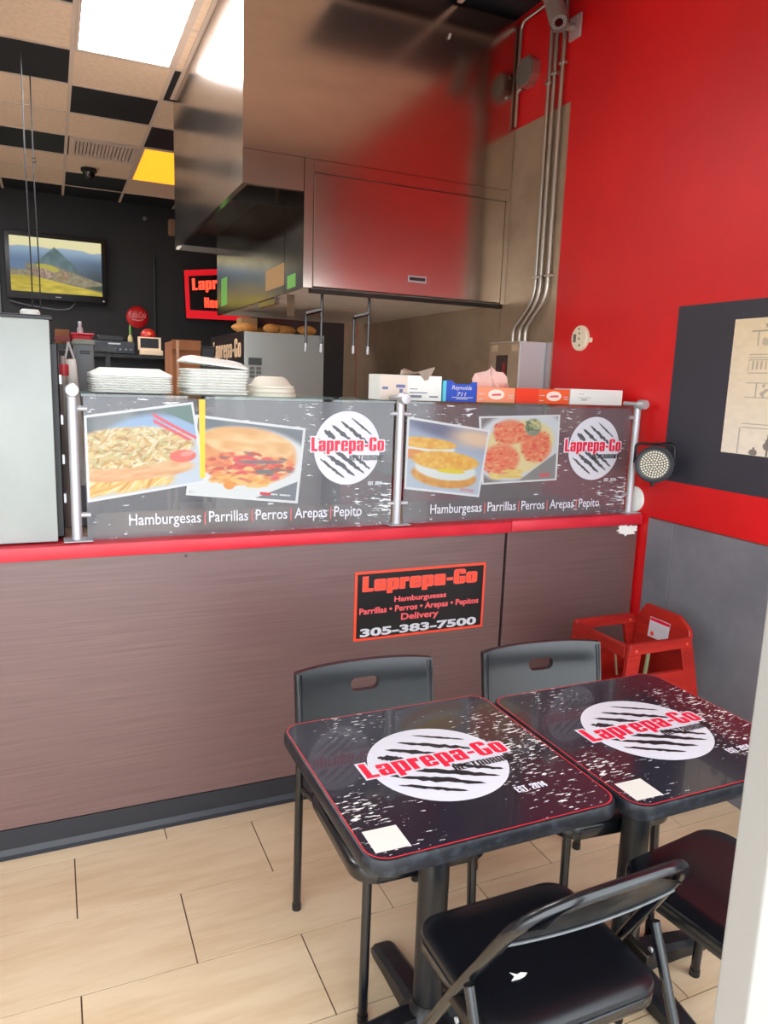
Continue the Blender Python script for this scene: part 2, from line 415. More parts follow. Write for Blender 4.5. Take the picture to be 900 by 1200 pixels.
def strands(U, V, seed, n, xr, yr, L, wd, cols, img, mask=None, rot=(-.6, .6)):
    g = np.random.default_rng(seed)
    for _ in range(n):
        cx, cy = g.uniform(*xr), g.uniform(*yr); a = g.uniform(*rot); k = ell(U, V, cx, cy, L*g.uniform(.6, 1.3), wd*g.uniform(.7, 1.3), a, .35)
        if mask is not None: k = k*mask
        img = over(img, k*.9, cols[g.integers(len(cols))])
    return img
def paint_hotdog(U, V):
    img = mixc((96, 104, 108), (150, 156, 158), vnoise(U, V, 8, 6, 1))
    img = over(img, ell(U, V, .55, .30, .62, .62, -.25), (160, 190, 226))
    img = over(img, ell(U, V, .52, .25, .60, .52, -.25), (206, 218, 232))
    bun = ell(U, V, .36, .30, .56, .13, -.12)
    fries = smooth(.36, .28, V+U*.18)*smooth(.02, .10, V)*smooth(.78, .6, U)
    img = over(img, fries, (236, 196, 118))
    img = strands(U, V, 5, 80, (0, .75), (.03, .30), .13, .013, [(250, 222, 140), (240, 186, 92), (226, 160, 80), (254, 236, 180)], img, fries, (.1, 1.2))
    img = over(img, bun, mixc((232, 168, 112), (244, 204, 158), vnoise(U, V, 12, 30, 2)))
    top = ell(U, V, .36, .56, .58, .24, -.12)
    img = over(img, top, (226, 196, 140))
    img = strands(U, V, 8, 330, (-.05, .95), (.34, .82), .05, .011, [(250, 240, 200), (242, 214, 150), (214, 168, 100), (190, 150, 96), (236, 226, 190), (206, 200, 140)], img, top, (-1.4, 1.4))
    sz = ell(U, V, .83, .37, .12, .075, -.15); img = over(img, sz, (242, 118, 104)); img = over(img, ell(U, V, .87, .39, .06, .03), (250, 160, 150))
    corner = smooth(0, .01, U*.8+V-1.50); img = over(img, corner, (110, 140, 134))
    for k in (1.40, 1.47):
        st = (np.abs(U*.95+V-k-.02) < .022)*smooth(.6, .62, U+0*V)*(V > .55); img = over(img, st.astype(float), (238, 96, 110))
    return img
def paint_burger(U, V):
    img = mixc((140, 146, 152), (110, 118, 126), vnoise(U, V, 6, 5, 3))
    img = over(img, ell(U, V, .48, .42, .66, .50, .1), (232, 236, 236))
    body = ell(U, V, .50, .55, .44, .36, .12)
    img = over(img, body, mixc((226, 130, 92), (244, 178, 110), vnoise(U, V, 14, 12, 4)))
    img = over(img, ell(U, V, .50, .72, .42, .19, -.08), mixc((236, 176, 110), (250, 214, 160), vnoise(U, V, 10, 20, 6)))
    fil = ell(U, V, .52, .42, .42, .20, .14)
    img = strands(U, V, 9, 190, (.08, .94), (.20, .60), .045, .022, [(238, 108, 84), (246, 150, 96), (206, 84, 66), (252, 196, 130), (236, 90, 96), (150, 110, 104), (246, 222, 170)], img, fil, (-.6, .6))
    img = over(img, ell(U, V, .62, .50, .22, .025, .12), (150, 120, 124)); img = over(img, ell(U, V, .66, .38, .09, .03, .15), (126, 122, 120))
    img = strands(U, V, 10, 50, (.2, .7), (.18, .30), .05, .02, [(246, 200, 120), (240, 170, 90), (230, 140, 80)], img, None)
    img = over(img, ell(U, V, .36, .17, .05, .055), (240, 158, 66))
    c = smooth(0, .01, U-.55-V*1.45); img = over(img, c*(V < .32), (128, 134, 140))
    lb = ((U > .64) & (U < .74) & (V > .075) & (V < .115)).astype(float); img = over(img, lb, (222, 60, 76))
    lb = ((U > .74) & (U < .92) & (V > .085) & (V < .11) & (vnoise(U, V, 60, 4, 8) > .4)).astype(float); img = over(img, lb, (240, 240, 240))
    return img
def paint_arepa(U, V):
    img = mixc((190, 204, 220), (158, 172, 196), smooth(.3, 1, V))
    img = over(img, ell(U, V, .35, .90, .35, .10, -.2, .6), (112, 118, 146)); img = over(img, ell(U, V, .85, .84, .3, .12, 0, .7), (236, 206, 176))
    def arepa(img, cx, cy, rx, ry, th, sd):
        img = over(img, ell(U, V, cx, cy-th, rx, ry*.9), mixc((232, 176, 92), (214, 146, 70), vnoise(U, V, 20, 20, sd)))
        img = over(img, ell(U, V, cx+.01, cy-th*.45, rx*.93, ry*.8), (228, 238, 236))
        img = over(img, ell(U, V, cx, cy+th*.25, rx, ry*.72, .05), mixc((238, 170, 70), (246, 206, 104), vnoise(U, V, 26, 26, sd+1)))
        return img
    img = arepa(img, .25, .66, .36, .11, .07, 11)
    img = over(img, ell(U, V, .12, .50, .24, .07), (236, 158, 84)); img = over(img, ell(U, V, .16, .46, .12, .025), (196, 150, 140))
    img = arepa(img, .50, .42, .42, .19, .17, 14)
    img = over(img, ell(U, V, .58, .33, .18, .035, .05), (238, 216, 70))
    lb = ((U > .72) & (U < .92) & (V > .06) & (V < .11)).astype(float); img = over(img, lb, (206, 170, 170))
    return img
def paint_fries(U, V):
    img = mixc((150, 146, 146), (126, 122, 124), vnoise(U, V, 40, 40, 21))
    img = over(img, ell(U, V, .48, .56, .62, .50, .55), (222, 230, 236))
    img = over(img, ell(U, V, .46, .52, .50, .38, .5), (240, 226, 170))
    for cx, cy, rx, ry, s in ((.36, .76, .19, .18, 1), (.25, .36, .23, .22, 2), (.70, .54, .19, .24, 3)):
        img = over(img, ell(U, V, cx, cy, rx, ry, .2, .2), mixc((240, 122, 96), (248, 160, 120), vnoise(U, V, 24, 24, 30+s)))
        img = strands(U, V, 40+s, 60, (cx-rx, cx+rx), (cy-ry, cy+ry), .03, .014, [(232, 96, 80), (250, 176, 130), (242, 138, 104)], img, ell(U, V, cx, cy, rx*1.1, ry*1.1), (-1, 1))
    img = strands(U, V, 50, 50, (.1, .5), (.08, .2), .05, .015, [(246, 226, 140), (238, 206, 120)], img, None)
    img = over(img, ell(U, V, .66, .82, .10, .13), (150, 160, 140)); img = strands(U, V, 51, 30, (.58, .74), (.76, .92), .025, .02, [(220, 214, 150), (110, 126, 100), (190, 190, 140)], img, None)
    c = smooth(0, .01, U-.44-V*1.25); img = over(img, c*(V < .42), (150, 152, 150))
    lb = ((U > .76) & (U < .90) & (V > .07) & (V < .115)).astype(float); img = over(img, lb, (224, 110, 120))
    return img
def paint_tv(U, V):
    img = mixc((224, 208, 150), (236, 228, 176), V)
    r1 = .80+.05*vnoise(U, 0*V, 9, 1, 61)-.10*np.abs(U-.2)*.3
    img = over(img, smooth(.01, -.01, V-r1), mixc((92, 118, 150), (150, 176, 196), smooth(.55, .85, V)))
    peak = .84-np.abs(U-.48)*1.5+.03*vnoise(U, V, 18, 18, 62)
    img = over(img, smooth(.02, -.02, V-peak)*(V > .3), mixc((66, 92, 92), (96, 124, 130), vnoise(U, V, 20, 14, 63)))
    rgt = smooth(.5, .95, U); img = over(img, rgt*smooth(.80, .25, V), (34, 52, 60))
    ter = .52-.5*np.maximum(0, U-.45)-.12*(U < .16)
    img = over(img, smooth(.01, -.01, V-ter), mixc((156, 148, 112), (112, 100, 78), vnoise(U, V, 44, 30, 64)))
    img = over(img, ell(U, V, .40, .46, .13, .06, -.3), (176, 170, 60)); img = over(img, ell(U, V, .35, .36, .12, .08, -.3), mixc((190, 164, 140), (120, 92, 80), vnoise(U, V, 60, 20, 66)))
    img = over(img, ell(U, V, .56, .32, .08, .09, -.3), mixc((170, 140, 110), (120, 100, 60), vnoise(U, V, 50, 30, 67)))
    gr = .29-.30*np.maximum(0, U-.25); img = over(img, smooth(.01, -.01, V-gr), mixc((170, 150, 22), (218, 196, 52), vnoise(U, V, 10, 30, 65)))
    dk = smooth(0, .02, (U-.62)*.55-(V-.0)+.30-.30*(U-.0)+.0); img = over(img, (dk*(U > .62)*(V < .34)*smooth(.0, .05, V-gr)), (38, 62, 34))
    return img
def paint_poster(U, V):
    img = mixc((236, 214, 176), (240, 228, 210), 1-V)
    img = img-(vnoise(U, V, 14, 40, 71)[..., None]-.5)*8
    ink = np.zeros_like(U)
    def rect(u0, u1, v0, v1, k):
        nonlocal ink; ink = np.maximum(ink, ((U > u0) & (U < u1) & (V > v0) & (V < v1))*k)
    for v in (.905, .735, .71, .695, .60, .53, .42, .225, .20): rect(.22, 1, v, v+.006, .5)
    for u0, v0, v1 in ((.30, .80, .90), (.22, .62, .70), (.34, .42, .53), (.20, .0, .20)): rect(u0, u0+.015, v0, v1, .4)
    b = ((V > .63) & (V < .69) & (U > .26)); ink = np.maximum(ink, b*(np.sin(U*120) > .2)*.35)
    b = ((V > .43) & (V < .52) & (U > .40)); ink = np.maximum(ink, b*(vnoise(U, V, 30, 60, 72) > .55)*.4)
    b = ((V > .80) & (V < .89) & (U > .34)); ink = np.maximum(ink, b*(vnoise(U, V, 24, 24, 74) > .6)*.3)
    b = ((V > .93) & (V < .96) & (U > .35)); ink = np.maximum(ink, b*(vnoise(U, V, 30, 40, 73) > .5)*.5)
    lamp = np.maximum(ell(U, V, .56, .075, .05, .03), ell(U, V, .56, .10, .028, .03)); lamp = np.maximum(lamp, ((np.abs(U-.56) < .012) & (V < .16)).astype(float))
    lamp = np.maximum(lamp, ell(U, V, .40, .02, .05, .025)); lamp = np.maximum(lamp, ((np.abs(U-.40) < .012) & (V < .06)).astype(float))
    ink = np.maximum(ink, lamp*.85)
    return over(img, ink, (112, 104, 98))


# ------------------------------------------------------------------ the setting
XR, YC, YF, YB, ZC = 2.455, 2.569, .575, 9.75, 3.62
XL = -3.2
fl = struct('floor', bx(XL, XR, YF-.05, YB, -.12, -.003), M_grout, 'dark grout bed under the wood look floor tiles', 'floor')
obj('kitchen_floor', bx(XL+.01, XR-.01, 3.3, YB-.01, -.003, .0), mat('quarry_tile', (222, 206, 188), .5), fl, smooth=False)
gap = .0021
for k in range(8):
    y1 = 2.79-.308*k; y0 = y1-.308
    off = .313 if k % 2 == 0 else .008
    for i in range(-4, 5):
        x0 = off+.609*i; x1 = x0+.609
        a, b, c, d = max(x0+gap, -2.2), min(x1-gap, XR-.001), max(y0+gap, YF+.001), min(y1-gap, 2.60)
        if b-a < .02 or d-c < .02: continue
        dz = random.uniform(-.0006, .0006)
        obj('tile', bx(a, b, c, d, -.003, .0+dz), M_tile, fl, smooth=False)
struct('ground', bx(-9, 9, -9, YF-.05, -.14, -.02), M_pave, 'grey pavement outside the shop door', 'pavement')

wr = bm_new(); add_box(wr, XR, XR+.15, YF-.05, 6.46, -.1, ZC+.2)
wr = struct('wall_right', wr, M_red, 'bright red painted side wall', 'wall')
obj('black_wall_section', bx(XR, XR+.15, 6.46, YB+.1, -.1, ZC+.2), M_black, wr, smooth=False)
obj('painted_panel', bx(XR-.002, XR, YF+.6, 2.462, 1.25, 1.993), M_panelblack, wr, smooth=False)
yy = [2.512, 2.36, 1.14, YF+.001]
for a, b in zip(yy[:-1], yy[1:]):
    obj('wainscot_panel', bx(XR-.009, XR, b+.0012, a-.0012, .0, 1.071, .0015, 1), M_wains, wr, smooth=False)
obj('wainscot_cap', bx(XR-.010, XR, YF+.001, 2.512, 1.071, 1.0745), mat('cap_brown', (120, 60, 56), .6), wr, smooth=False)
for a, b, z1 in ((3.325, 3.86, 3.06), (3.863, 5.078, 3.06), (5.082, 6.14, 3.06), (6.16, 6.46, 2.9)):
    obj('steel_sheet', bx(XR-.004, XR, a, b, .9, z1), M_steel2, wr, smooth=False)
struct('wall_back', bx(XL, XR, YB, YB+.15, -.1, ZC+.2), M_black, 'matt black back wall of the kitchen', 'wall')
wl = struct('wall_left', bx(XL-.15, XL, YF-.05, YB+.1, -.1, ZC+.2), M_cream, 'plain cream side wall opposite the red one', 'wall')
wf = bm_new(); add_box(wf, XL, XR, YF-.05, YF, 2.55, ZC+.2)
struct('wall_front', wf, M_cream, 'header wall above the shop windows', 'wall')
ce = struct('ceiling', bx(XL, XR, YF-.05, YB, ZC+.03, ZC+.2), M_ceilblack, 'black ceiling deck above the panels', 'ceiling')

# storefront: jamb right of the doorway, mullions, panes
def window(name, xs, label):
    o = bm_new()
    add_box(o, xs[0], xs[-1], YF-.046, YF, 2.49, 2.55); add_box(o, xs[0], xs[-1], YF-.046, YF, -.003, .09)
    for x in xs[1:-1]: add_box(o, x-.025, x+.025, YF-.046, YF, .09, 2.49)
    w_ = struct(name, o, M_doorwhite, label, 'window')
    for a, b in zip(xs[:-1], xs[1:]): obj('pane', bx(a+.02, b-.02, YF-.026, YF-.02, .09, 2.49), M_pane, w_, smooth=False)
    return w_
jx = .7525
t1 = struct('trim_1', bx(jx, jx+.10, YF-.047, YF, -.003, 2.549, .003, 2), M_doorwhite, 'white door jamb at the right edge of the view', 'door jamb')
t2 = struct('trim_2', bx(-1.20, -1.10, YF-.047, YF, -.003, 2.549, .003, 2), M_doorwhite, 'white door jamb left of the doorway', 'door jamb')
window('window_1', [jx+.10, 1.65, XR], 'shop window beside the two tables')
window('window_2', [XL, -2.2, -1.20], 'shop window left of the doorway')

# suspended ceiling over the kitchen
PX, PY, GX, GY = .615, .628, .2, 5.445
black = {(-1, 0), (-1, 3), (-1, 6), (0, 1), (0, 5), (0, 6), (1, 0), (1, 2), (1, 6), (-2, 1), (-2, 4), (-1, -2), (-2, -2), (2, 1), (2, 3), (2, 5), (-3, 0), (-3, 3), (2, 6), (-2, 6), (-3, 6)}
skip = {(0, -1), (0, -2), (0, 3), (1, 3), (1, 4), (-3, -2), (-3, -1), (-3, 2), (-3, 3)}
for i in range(-5, 4):
    for j in range(-7, 7):
        if (i, j) in skip: continue
        x0, x1 = GX+PX*i, min(GX+PX*(i+1), XR-.004); y0, y1 = max(GY+PY*j, YF+.005), min(GY+PY*(j+1), YB-.01)
        if x0 > XR-.1 or y0 > YB-.05: continue
        if x1 > .9 and y0 < 6.0 and y1 > 3.85:
            if x0 > .9: continue
            x1 = .908
        bl = (i, j) in black or (j == -4 and i >= 2) or (j < -2 and i < 1 and (i+2*j) % 3 == 0)
        obj('ceiling_tile', bx(x0+.012, x1-.012, y0+.012, y1-.012, ZC, ZC+.015), M_ceilblack if bl else M_ceilcream, ce, smooth=False)
for i in range(-4, 5):
    x = GX+PX*i
    if x > XR: continue
    for y0, y1 in (((YF+.01, YB-.01),) if x < .88 else ((YF+.01, 3.80), (6.04, YB-.01))):
        obj('grid_rail', bx(x-.013, x+.013, y0, y1, ZC-.004, ZC+.004), M_rail, ce, smooth=False)
LIT = ((0, 1, -2, 0), (1, 2, 3, 5), (-3, -2, -2, 0), (-3, -2, 2, 4))
for j in range(-7, 7):
    y = GY+PY*j; cuts = sorted((GX+PX*a, GX+PX*b) for a, b, c, d in LIT if c < j < d)
    x = XL+.3; end = .885 if 3.82 < y < 6.0 else XR-.01
    for a, b in cuts+[(end, end)]:
        if a > x: obj('grid_rail', bx(x, a, y-.013, y+.013, ZC-.0035, ZC+.003), M_rail, ce, smooth=False)
        x = max(x, b)
obj('edge_trim', bx(.872, .8975, 3.82, 6.0, ZC-.006, ZC+.004), M_rail, ce, smooth=False)

def light_panel(i0, i1, j0, j1, m, label, watts, col):
    x0, x1, y0, y1 = GX+PX*i0+.014, GX+PX*i1-.014, GY+PY*j0+.014, GY+PY*j1-.014
    if x1 > .885 and y0 < 6: x1 = .87
    t = thing('ceiling_light', label, 'light', ((x0+x1)/2, (y0+y1)/2, ZC-.004))
    f = bm_new()
    for a in ((x0, x1, y0, y0+.02), (x0, x1, y1-.02, y1), (x0, x0+.02, y0+.02, y1-.02), (x1-.02, x1, y0+.02, y1-.02)): add_box(f, *a, ZC-.006, ZC+.012)
    obj('frame', f, M_rail, t, smooth=False)
    obj('diffuser', bx(x0+.02, x1-.02, y0+.02, y1-.02, ZC, ZC+.01), m, t, smooth=False)
light_panel(0, 1, -2, 0, M_fluor, 'large white lit ceiling panel beside the steel hood', 60, (1, 1, 1))
light_panel(1, 2, 3, 5, M_fluory, 'amber yellow lit ceiling panel at the back of the kitchen', 15, (1, .7, .2))
# two unseen panels added further left to brighten the kitchen
light_panel(-3, -2, -2, 0, M_fluor, 'added unseen white ceiling panel left of the large one, brightening the kitchen', 60, (1, 1, 1))
light_panel(-3, -2, 2, 4, M_fluor, 'added unseen white ceiling panel brightening the far left of the kitchen', 60, (1, 1, 1))

# vent
vx0, vx1, vy0, vy1 = .225, .80, GY+PY*3+.02, GY+PY*4-.02
t = thing('ceiling_vent', 'white louvred air vent in the ceiling grid', 'air vent', ((vx0+vx1)/2, (vy0+vy1)/2, ZC-.012))
f = bm_new()
for a in ((vx0, vx1, vy0, vy0+.06), (vx0, vx1, vy1-.06, vy1), (vx0, vx0+.05, vy0+.06, vy1-.06), (vx1-.05, vx1, vy0+.06, vy1-.06)): add_box(f, *a, ZC-.012, ZC+.01)
obj('frame', f, M_rail, t, smooth=False)
obj('duct', bx(vx0+.04, vx1-.04, vy0+.05, vy1-.05, ZC+.012, ZC+.02), M_blackpl, t, smooth=False)
for k in range(15):
    x = vx0+.07+k*(vx1-vx0-.14)/14
    obj('slat', prism([(x-.011, ZC+.008), (x-.006, ZC+.010), (x+.011, ZC-.008), (x+.006, ZC-.010)], vy0+.06, vy1-.06, XZ), M_rail, t, smooth=False)
# dome camera on ceiling
t = thing('dome_camera', 'small black dome camera on the ceiling by the vent', 'camera', (.42, 8.36, ZC-.09))
obj('base', lathe([(.075, 0), (.075, -.03), (.06, -.035)], (.42, 8.36, ZC-.003)), M_blackpl, t)
obj('dome', lathe([(.06, 0), (.058, -.02), (.045, -.045), (.02, -.06), (.002, -.062)], (.42, 8.36, ZC-.036)), mat('smoked_dome', (14, 14, 18), .08, spec=.8), t)
# hanging cords
for q, (dx, s) in enumerate(((0, 'longer thin black cord hanging from the ceiling left of the vent'), (.045, 'thin black cord hanging beside the longer one, tied with a clip'))):
    x, y = -.097+dx, 5.59+.3*q
    z1 = ZC if q == 0 else ZC-.002
    o = bm_new(); add_tube(o, [(x, y, 1.72), (x+.004, y, 2.3), (x-.003, y, 2.9), (x, y, z1)], .005, 6)
    if q:
        add_tube(o, [(x-.012, y, 3.05), (x+.012, y, 3.05)], .004, 6); add_tube(o, [(x-.01, y, 3.02), (x+.014, y, 3.03)], .004, 6)
    tag(obj('hanging_cord', o, M_blackpl), s, 'cord')

# ------------------------------------------------------------------ service counter
ct = thing('service_counter', 'long dark wood service counter with a red ledge', 'counter', (.4, 2.9, 0))
obj('front_panel', bx(-2.2, 1.722, YC, YC+.02, .1, 1.03, .002, 1), M_wood, ct, smooth=False)
obj('front_panel', bx(1.737, 2.445, YC+.001, YC+.021, .1, 1.03, .002, 1), M_wood, ct, smooth=False)
obj('carcass', bx(-2.2, 2.445, YC+.022, 3.22, .0, 1.028), M_blackpl, ct, smooth=False)
kb = prism([(YC, .100), (YC-.004, .100), (YC-.006, .03), (YC-.012, .010), (YC-.022, .001), (YC-.022, 0), (YC, 0)], -2.2, 2.445, YZ)
obj('baseboard', kb, M_base, ct, smooth=False)
lab(obj('ledge', bx(-2.2, 1.735, 2.545, 2.70, 1.03, 1.075, .004, 2), M_ledge, ct), 'longer red ledge')
lab(obj('ledge', bx(1.739, 2.452, 2.549, 2.70, 1.032, 1.079, .004, 2), M_ledge, ct), 'shorter red ledge by the wall')
obj('worktop', bx(-2.2, 2.445, 2.701, 3.24, 1.03, 1.055), M_steel2, ct, smooth=False)
obj('screw', lathe([(.004, 0), (.004, -.003), (.001, -.004)], (.405, YC-.0, 1.012), 8, 'Y'), M_blackpl, ct)
tp = []
for k in range(26):
    a = 2*PI*k/26; q = 1+.28*random.uniform(-1, 1); tp.append((2.38+.058*q*math.cos(a), 1.003+.024*q*math.sin(a)))
lab(obj('torn_paper', prism(tp, YC-.0006, YC+.0005, XZ), M_white, ct, smooth=False), 'torn scrap of white paper under the ledge')

# menu board screwed to the counter front
sx0, sx1, sz0, sz1, sy = 1.044, 1.632, .624, .905, YC-.004
sg = thing('shop_sign', 'black sign with red border and phone number on the wooden counter', 'sign', (1.338, YC, sz0))
obj('board', bx(sx0, sx1, sy, YC, sz0, sz1), M_printorange, sg, smooth=False)
obj('face', bx(sx0+.010, sx1-.010, sy-.0006, sy, sz0+.010, sz1-.010), M_signblack, sg, smooth=False)
SG = lambda u, v, h: (u, sy-.0008-h, v)
W_ = sx1-sx0
def sgx(a): return sx0+a*W_
def sgz(a): return sz0+a*(sz1-sz0)
block('Laprepa-Go', (sgx(.055), sgx(.93), sgz(.715), sgz(.925)), SG, M_printpink, sg, 0, grow=.0018)
block('Laprepa-Go', (sgx(.055), sgx(.93), sgz(.715), sgz(.925)), SG, M_printorange, sg, .0004)
lettering('Hamburguesas', (sgx(.29), sgx(.69), sgz(.50), sgz(.605)), SG, M_printpink, sg, 0, bold=.028)
lettering('Parrillas \u2022 Perros \u2022 Arepas \u2022 Pepitos', (sgx(.035), sgx(.955), sgz(.355), sgz(.475)), SG, M_printpink, sg, 0, bold=.028)
lettering('Delivery', (sgx(.345), sgx(.635), sgz(.215), sgz(.345)), SG, M_printpink, sg, 0, bold=.028)
lettering('305-383-7500', (sgx(.045), sgx(.945), sgz(.05), sgz(.175)), SG, M_printwhite, sg, 0, bold=.04)

# ------------------------------------------------------------------ sneeze guard
ZS = 1.556
def guard_post(x, y, label, clips):
    t = thing('guard_post', label, 'post', (x, y, 1.075), 'sneeze guard posts')
    obj('flange', bx(x-.042, x+.048, y-.035, y+.04, 1.0795, 1.084, .0015, 1), M_alu, t, smooth=False)
    obj('tube', tube([(x, y, 1.08), (x, y, ZS+.012)], .0165, 18), M_alu, t)
    obj('shelf_arm', tube([(x, y-.035, ZS+.018), (x, y+.085, ZS+.018)], .011, 14), M_alu, t)
    obj('end_cap', lathe([(.003, -.052), (.019, -.05), (.0215, -.045), (.0215, -.012), (.019, -.01)], (x, y, ZS+.018), 20, 'Y'), M_alu, t)
    for z in (1.515, 1.165):
        for s in clips: obj('clip', tube([(x+s*.012, y, z), (x+s*.044, y, z)], .0085, 12), M_alu, t)
guard_post(.058, 2.60, 'aluminium guard post beside the pale cooler', (1,))
guard_post(1.226, 2.60, 'aluminium guard post between the two printed glass panels', (-1, 1))
guard_post(2.405, 2.60, 'aluminium guard post nearest the red wall', (-1,))

GY_ = 2.5965
GL = lambda u, v, h: (u, GY_-.0006-h, v)
def stripe_poly(cx, cz, r, d, lo, hi, wdt, ang, seed, fn_scale=1.0):
    g = random.Random(seed); ca, sa = math.cos(ang), math.sin(ang); n = 16
    top, bot = [], []
    for k in range(n+1):
        t = lo+(hi-lo)*k/n; e = math.sin(PI*k/n)**.45*wdt*.5
        a, b = e*(1+.45*g.uniform(-1, 1)), e*(1+.45*g.uniform(-1, 1))
        top.append((t*r, d*r+a*r)); bot.append((t*r, d*r-b*r))
    pts = top+bot[::-1]
    return [(cx+p*ca-q*sa, cz+p*sa+q*ca) for p, q in pts]
def grill_logo(parent, fn, c, r, rx, stripes_ang, txt, rest, est, h, m_stripe, sx=1.0, m_rest=None):
    cx, cz = c
    flat([ellipse(cx, cz, r*rx, r, 56)], fn, h, M_printwhite, parent, 'logo_disc')
    polys = []
    for q, (d, lo, hi, wd) in enumerate(((.72, -.42, .40, .05), (.46, -.62, .66, .10), (.22, -.78, .15, .10), (-.02, -.86, -.45, .14), (.0, -.40, -.12, .09),
                                         (-.06, .10, .92, .09), (-.26, -.55, .86, .11), (-.48, -.70, .66, .12), (-.70, -.52, .42, .08), (-.30, -.88, -.62, .06))):
        polys.append(stripe_poly(cx, cz, r, d, lo, hi, wd, stripes_ang, q))
    if rx != 1: polys = [[(cx+(u-cx)*rx, v) for u, v in p] for p in polys]
    flat(polys, fn, h+.0003, m_stripe, parent, 'grill_stripes')
    block('Laprepa-Go', txt, fn, M_printwhite, parent, h+.0006, grow=r*.034)
    block('Laprepa-Go', txt, fn, M_printred, parent, h+.0009)
    block('RESTAURANT', rest, fn, m_rest or M_printblack, parent, h+.0007)
    block('EST. 2014', est, fn, M_printwhite, parent, h)
def menu_line(parent, x0, x1, z0, z1, h):
    ws = ['Hamburgesas', 'Parrillas', 'Perros', 'Arepas', 'Pepito']
    ws_ = [text_mesh(w_, .008)[0] for w_ in ws]; wid = [v[:, 0].max()-v[:, 0].min() for v in ws_]; g = .62
    k = (x1-x0)/(sum(wid)+g*4); lo, hi = min(v[:, 1].min() for v in ws_), max(v[:, 1].max() for v in ws_); kz = (z1-z0)/(hi-lo); x = x0
    for w_, v, wd in zip(ws, ws_, wid):
        lettering(w_, (x, x+wd*k, z0+(v[:, 1].min()-lo)*kz, z0+(v[:, 1].max()-lo)*kz), GL, M_printwhite, parent, h, bold=.008)
        x += wd*k
        if w_ != 'Pepito': flat([[(x+g*k*.5-.0015, z0+.004), (x+g*k*.5+.0015, z0+.004), (x+g*k*.5+.0015, z1-.002), (x+g*k*.5-.0015, z1-.002)]], GL, h, M_printpink, parent, 'separator')
        x += g*k

p1 = thing('printed_glass_panel', 'wider glass panel printed with a hot dog and a stuffed sandwich', 'glass panel', (.64, 2.60, 1.079), 'printed sneeze guard panels')
obj('pane', bx(.090, 1.198, GY_, GY_+.006, 1.0795, ZS-.002), M_film, p1, smooth=False)
printed('photo', [(.448, 1.501), (.844, 1.457), (.817, 1.178), (.411, 1.222)], GL, .0002, paint_burger, 150, 110, M_vc, p1, (.025, .035))
printed('photo', [(.091, 1.493), (.439, 1.544), (.483, 1.265), (.093, 1.206)], GL, .0006, paint_hotdog, 160, 120, M_vc, p1, (.022, .03))
grill_logo(p1, GL, (1.010, 1.383), .139, .96, -.62, (.866, 1.160, 1.372, 1.424), (1.018, 1.158, 1.336, 1.356), (1.098, 1.157, 1.240, 1.254), .0002, M_printgrey, m_rest=M_printgrey)
menu_line(p1, .222, 1.075, 1.110, 1.162, .0004)
lab(flat([[(.461, 1.281), (.478, 1.281), (.480, ZS-.003), (.459, ZS-.003)]], GL, .0010, M_yellow, p1, 'reflection_strip'), 'narrow yellow reflection painted on the glass')  # yellow light reflection painted as a flat strip on the pane
p2 = thing('printed_glass_panel', 'narrower glass panel printed with arepas and a plate of fries', 'glass panel', (1.81, 2.60, 1.079), 'printed sneeze guard panels')
obj('pane', bx(1.252, 2.372, GY_, GY_+.006, 1.0795, ZS-.002), M_film, p2, smooth=False)
printed('photo', [(1.576, 1.509), (1.979, 1.522), (1.985, 1.240), (1.609, 1.229)], GL, .0002, paint_fries, 140, 100, M_vc, p2, (.022, .03))
printed('photo', [(1.255, 1.505), (1.634, 1.454), (1.598, 1.177), (1.253, 1.221)], GL, .0006, paint_arepa, 140, 110, M_vc, p2, (.022, .03))
grill_logo(p2, GL, (2.175, 1.376), .139, 1.0, -.62, (2.015, 2.322, 1.364, 1.418), (2.168, 2.315, 1.331, 1.351), (2.245, 2.313, 1.229, 1.243), .0002, M_printgrey)
menu_line(p2, 1.374, 2.228, 1.103, 1.155, .0004)
tag(obj('glass_shelf', bx(.085, 1.200, 2.585, 2.96, ZS-.001, ZS+.007), M_shelfglass, smooth=False), 'clear glass shelf under the white takeout containers', 'shelf')
tag(obj('glass_shelf', bx(1.250, 2.385, 2.585, 2.96, ZS-.001, ZS+.007), M_shelfglass, smooth=False), 'clear glass shelf under the wrap and foil boxes', 'shelf')
ZT = ZS+.0075

# ------------------------------------------------------------------ things on the glass shelf
def clam(x0, x1, y0, y1, z, h, closed=True):
    """foam clamshell seen from its hinge side: tray, rim, domed lid"""
    cx, cy = (x0+x1)/2, (y0+y1)/2; a, b = (x1-x0)/2, (y1-y0)/2
    def ring(s, zz): return [(cx+(u)*s, cy+(v)*s, zz) for u, v in rrect(-a, a, -b, b, .02, 3)]
    return loft([ring(.93, z), ring(.985, z+h*.45), ring(1.0, z+h*.5), ring(1.0, z+h*.75), ring(.985, z+h*.8), ring(.95, z+h)])
n = 8
for k in range(n-1):
    z = ZT+k*.0083; dx = random.uniform(-.003, .003)
    tag(obj('takeout_container', clam(.118+dx, .392+dx, 2.72, 2.93, z, .0086), M_foam), 'flat white foam container in the neat stack beside the guard post', 'container', 'neat stack of takeout containers')
def lid_ring(x0, x1, y0, y1, z): return [(u, v, z) for u, v in rrect(x0, x1, y0, y1, .02, 3)]
z = ZT+7*.0083+.0006
tag(obj('takeout_container', loft([lid_ring(.118, .392, 2.72, 2.93, z), lid_ring(.118, .392, 2.72, 2.93, z+.008), lid_ring(.142, .368, 2.745, 2.905, z+.020), lid_ring(.156, .354, 2.76, 2.89, z+.028)]), M_foam),
    'white foam container with a stepped lid, topmost of the neat stack', 'container', 'neat stack of takeout containers')
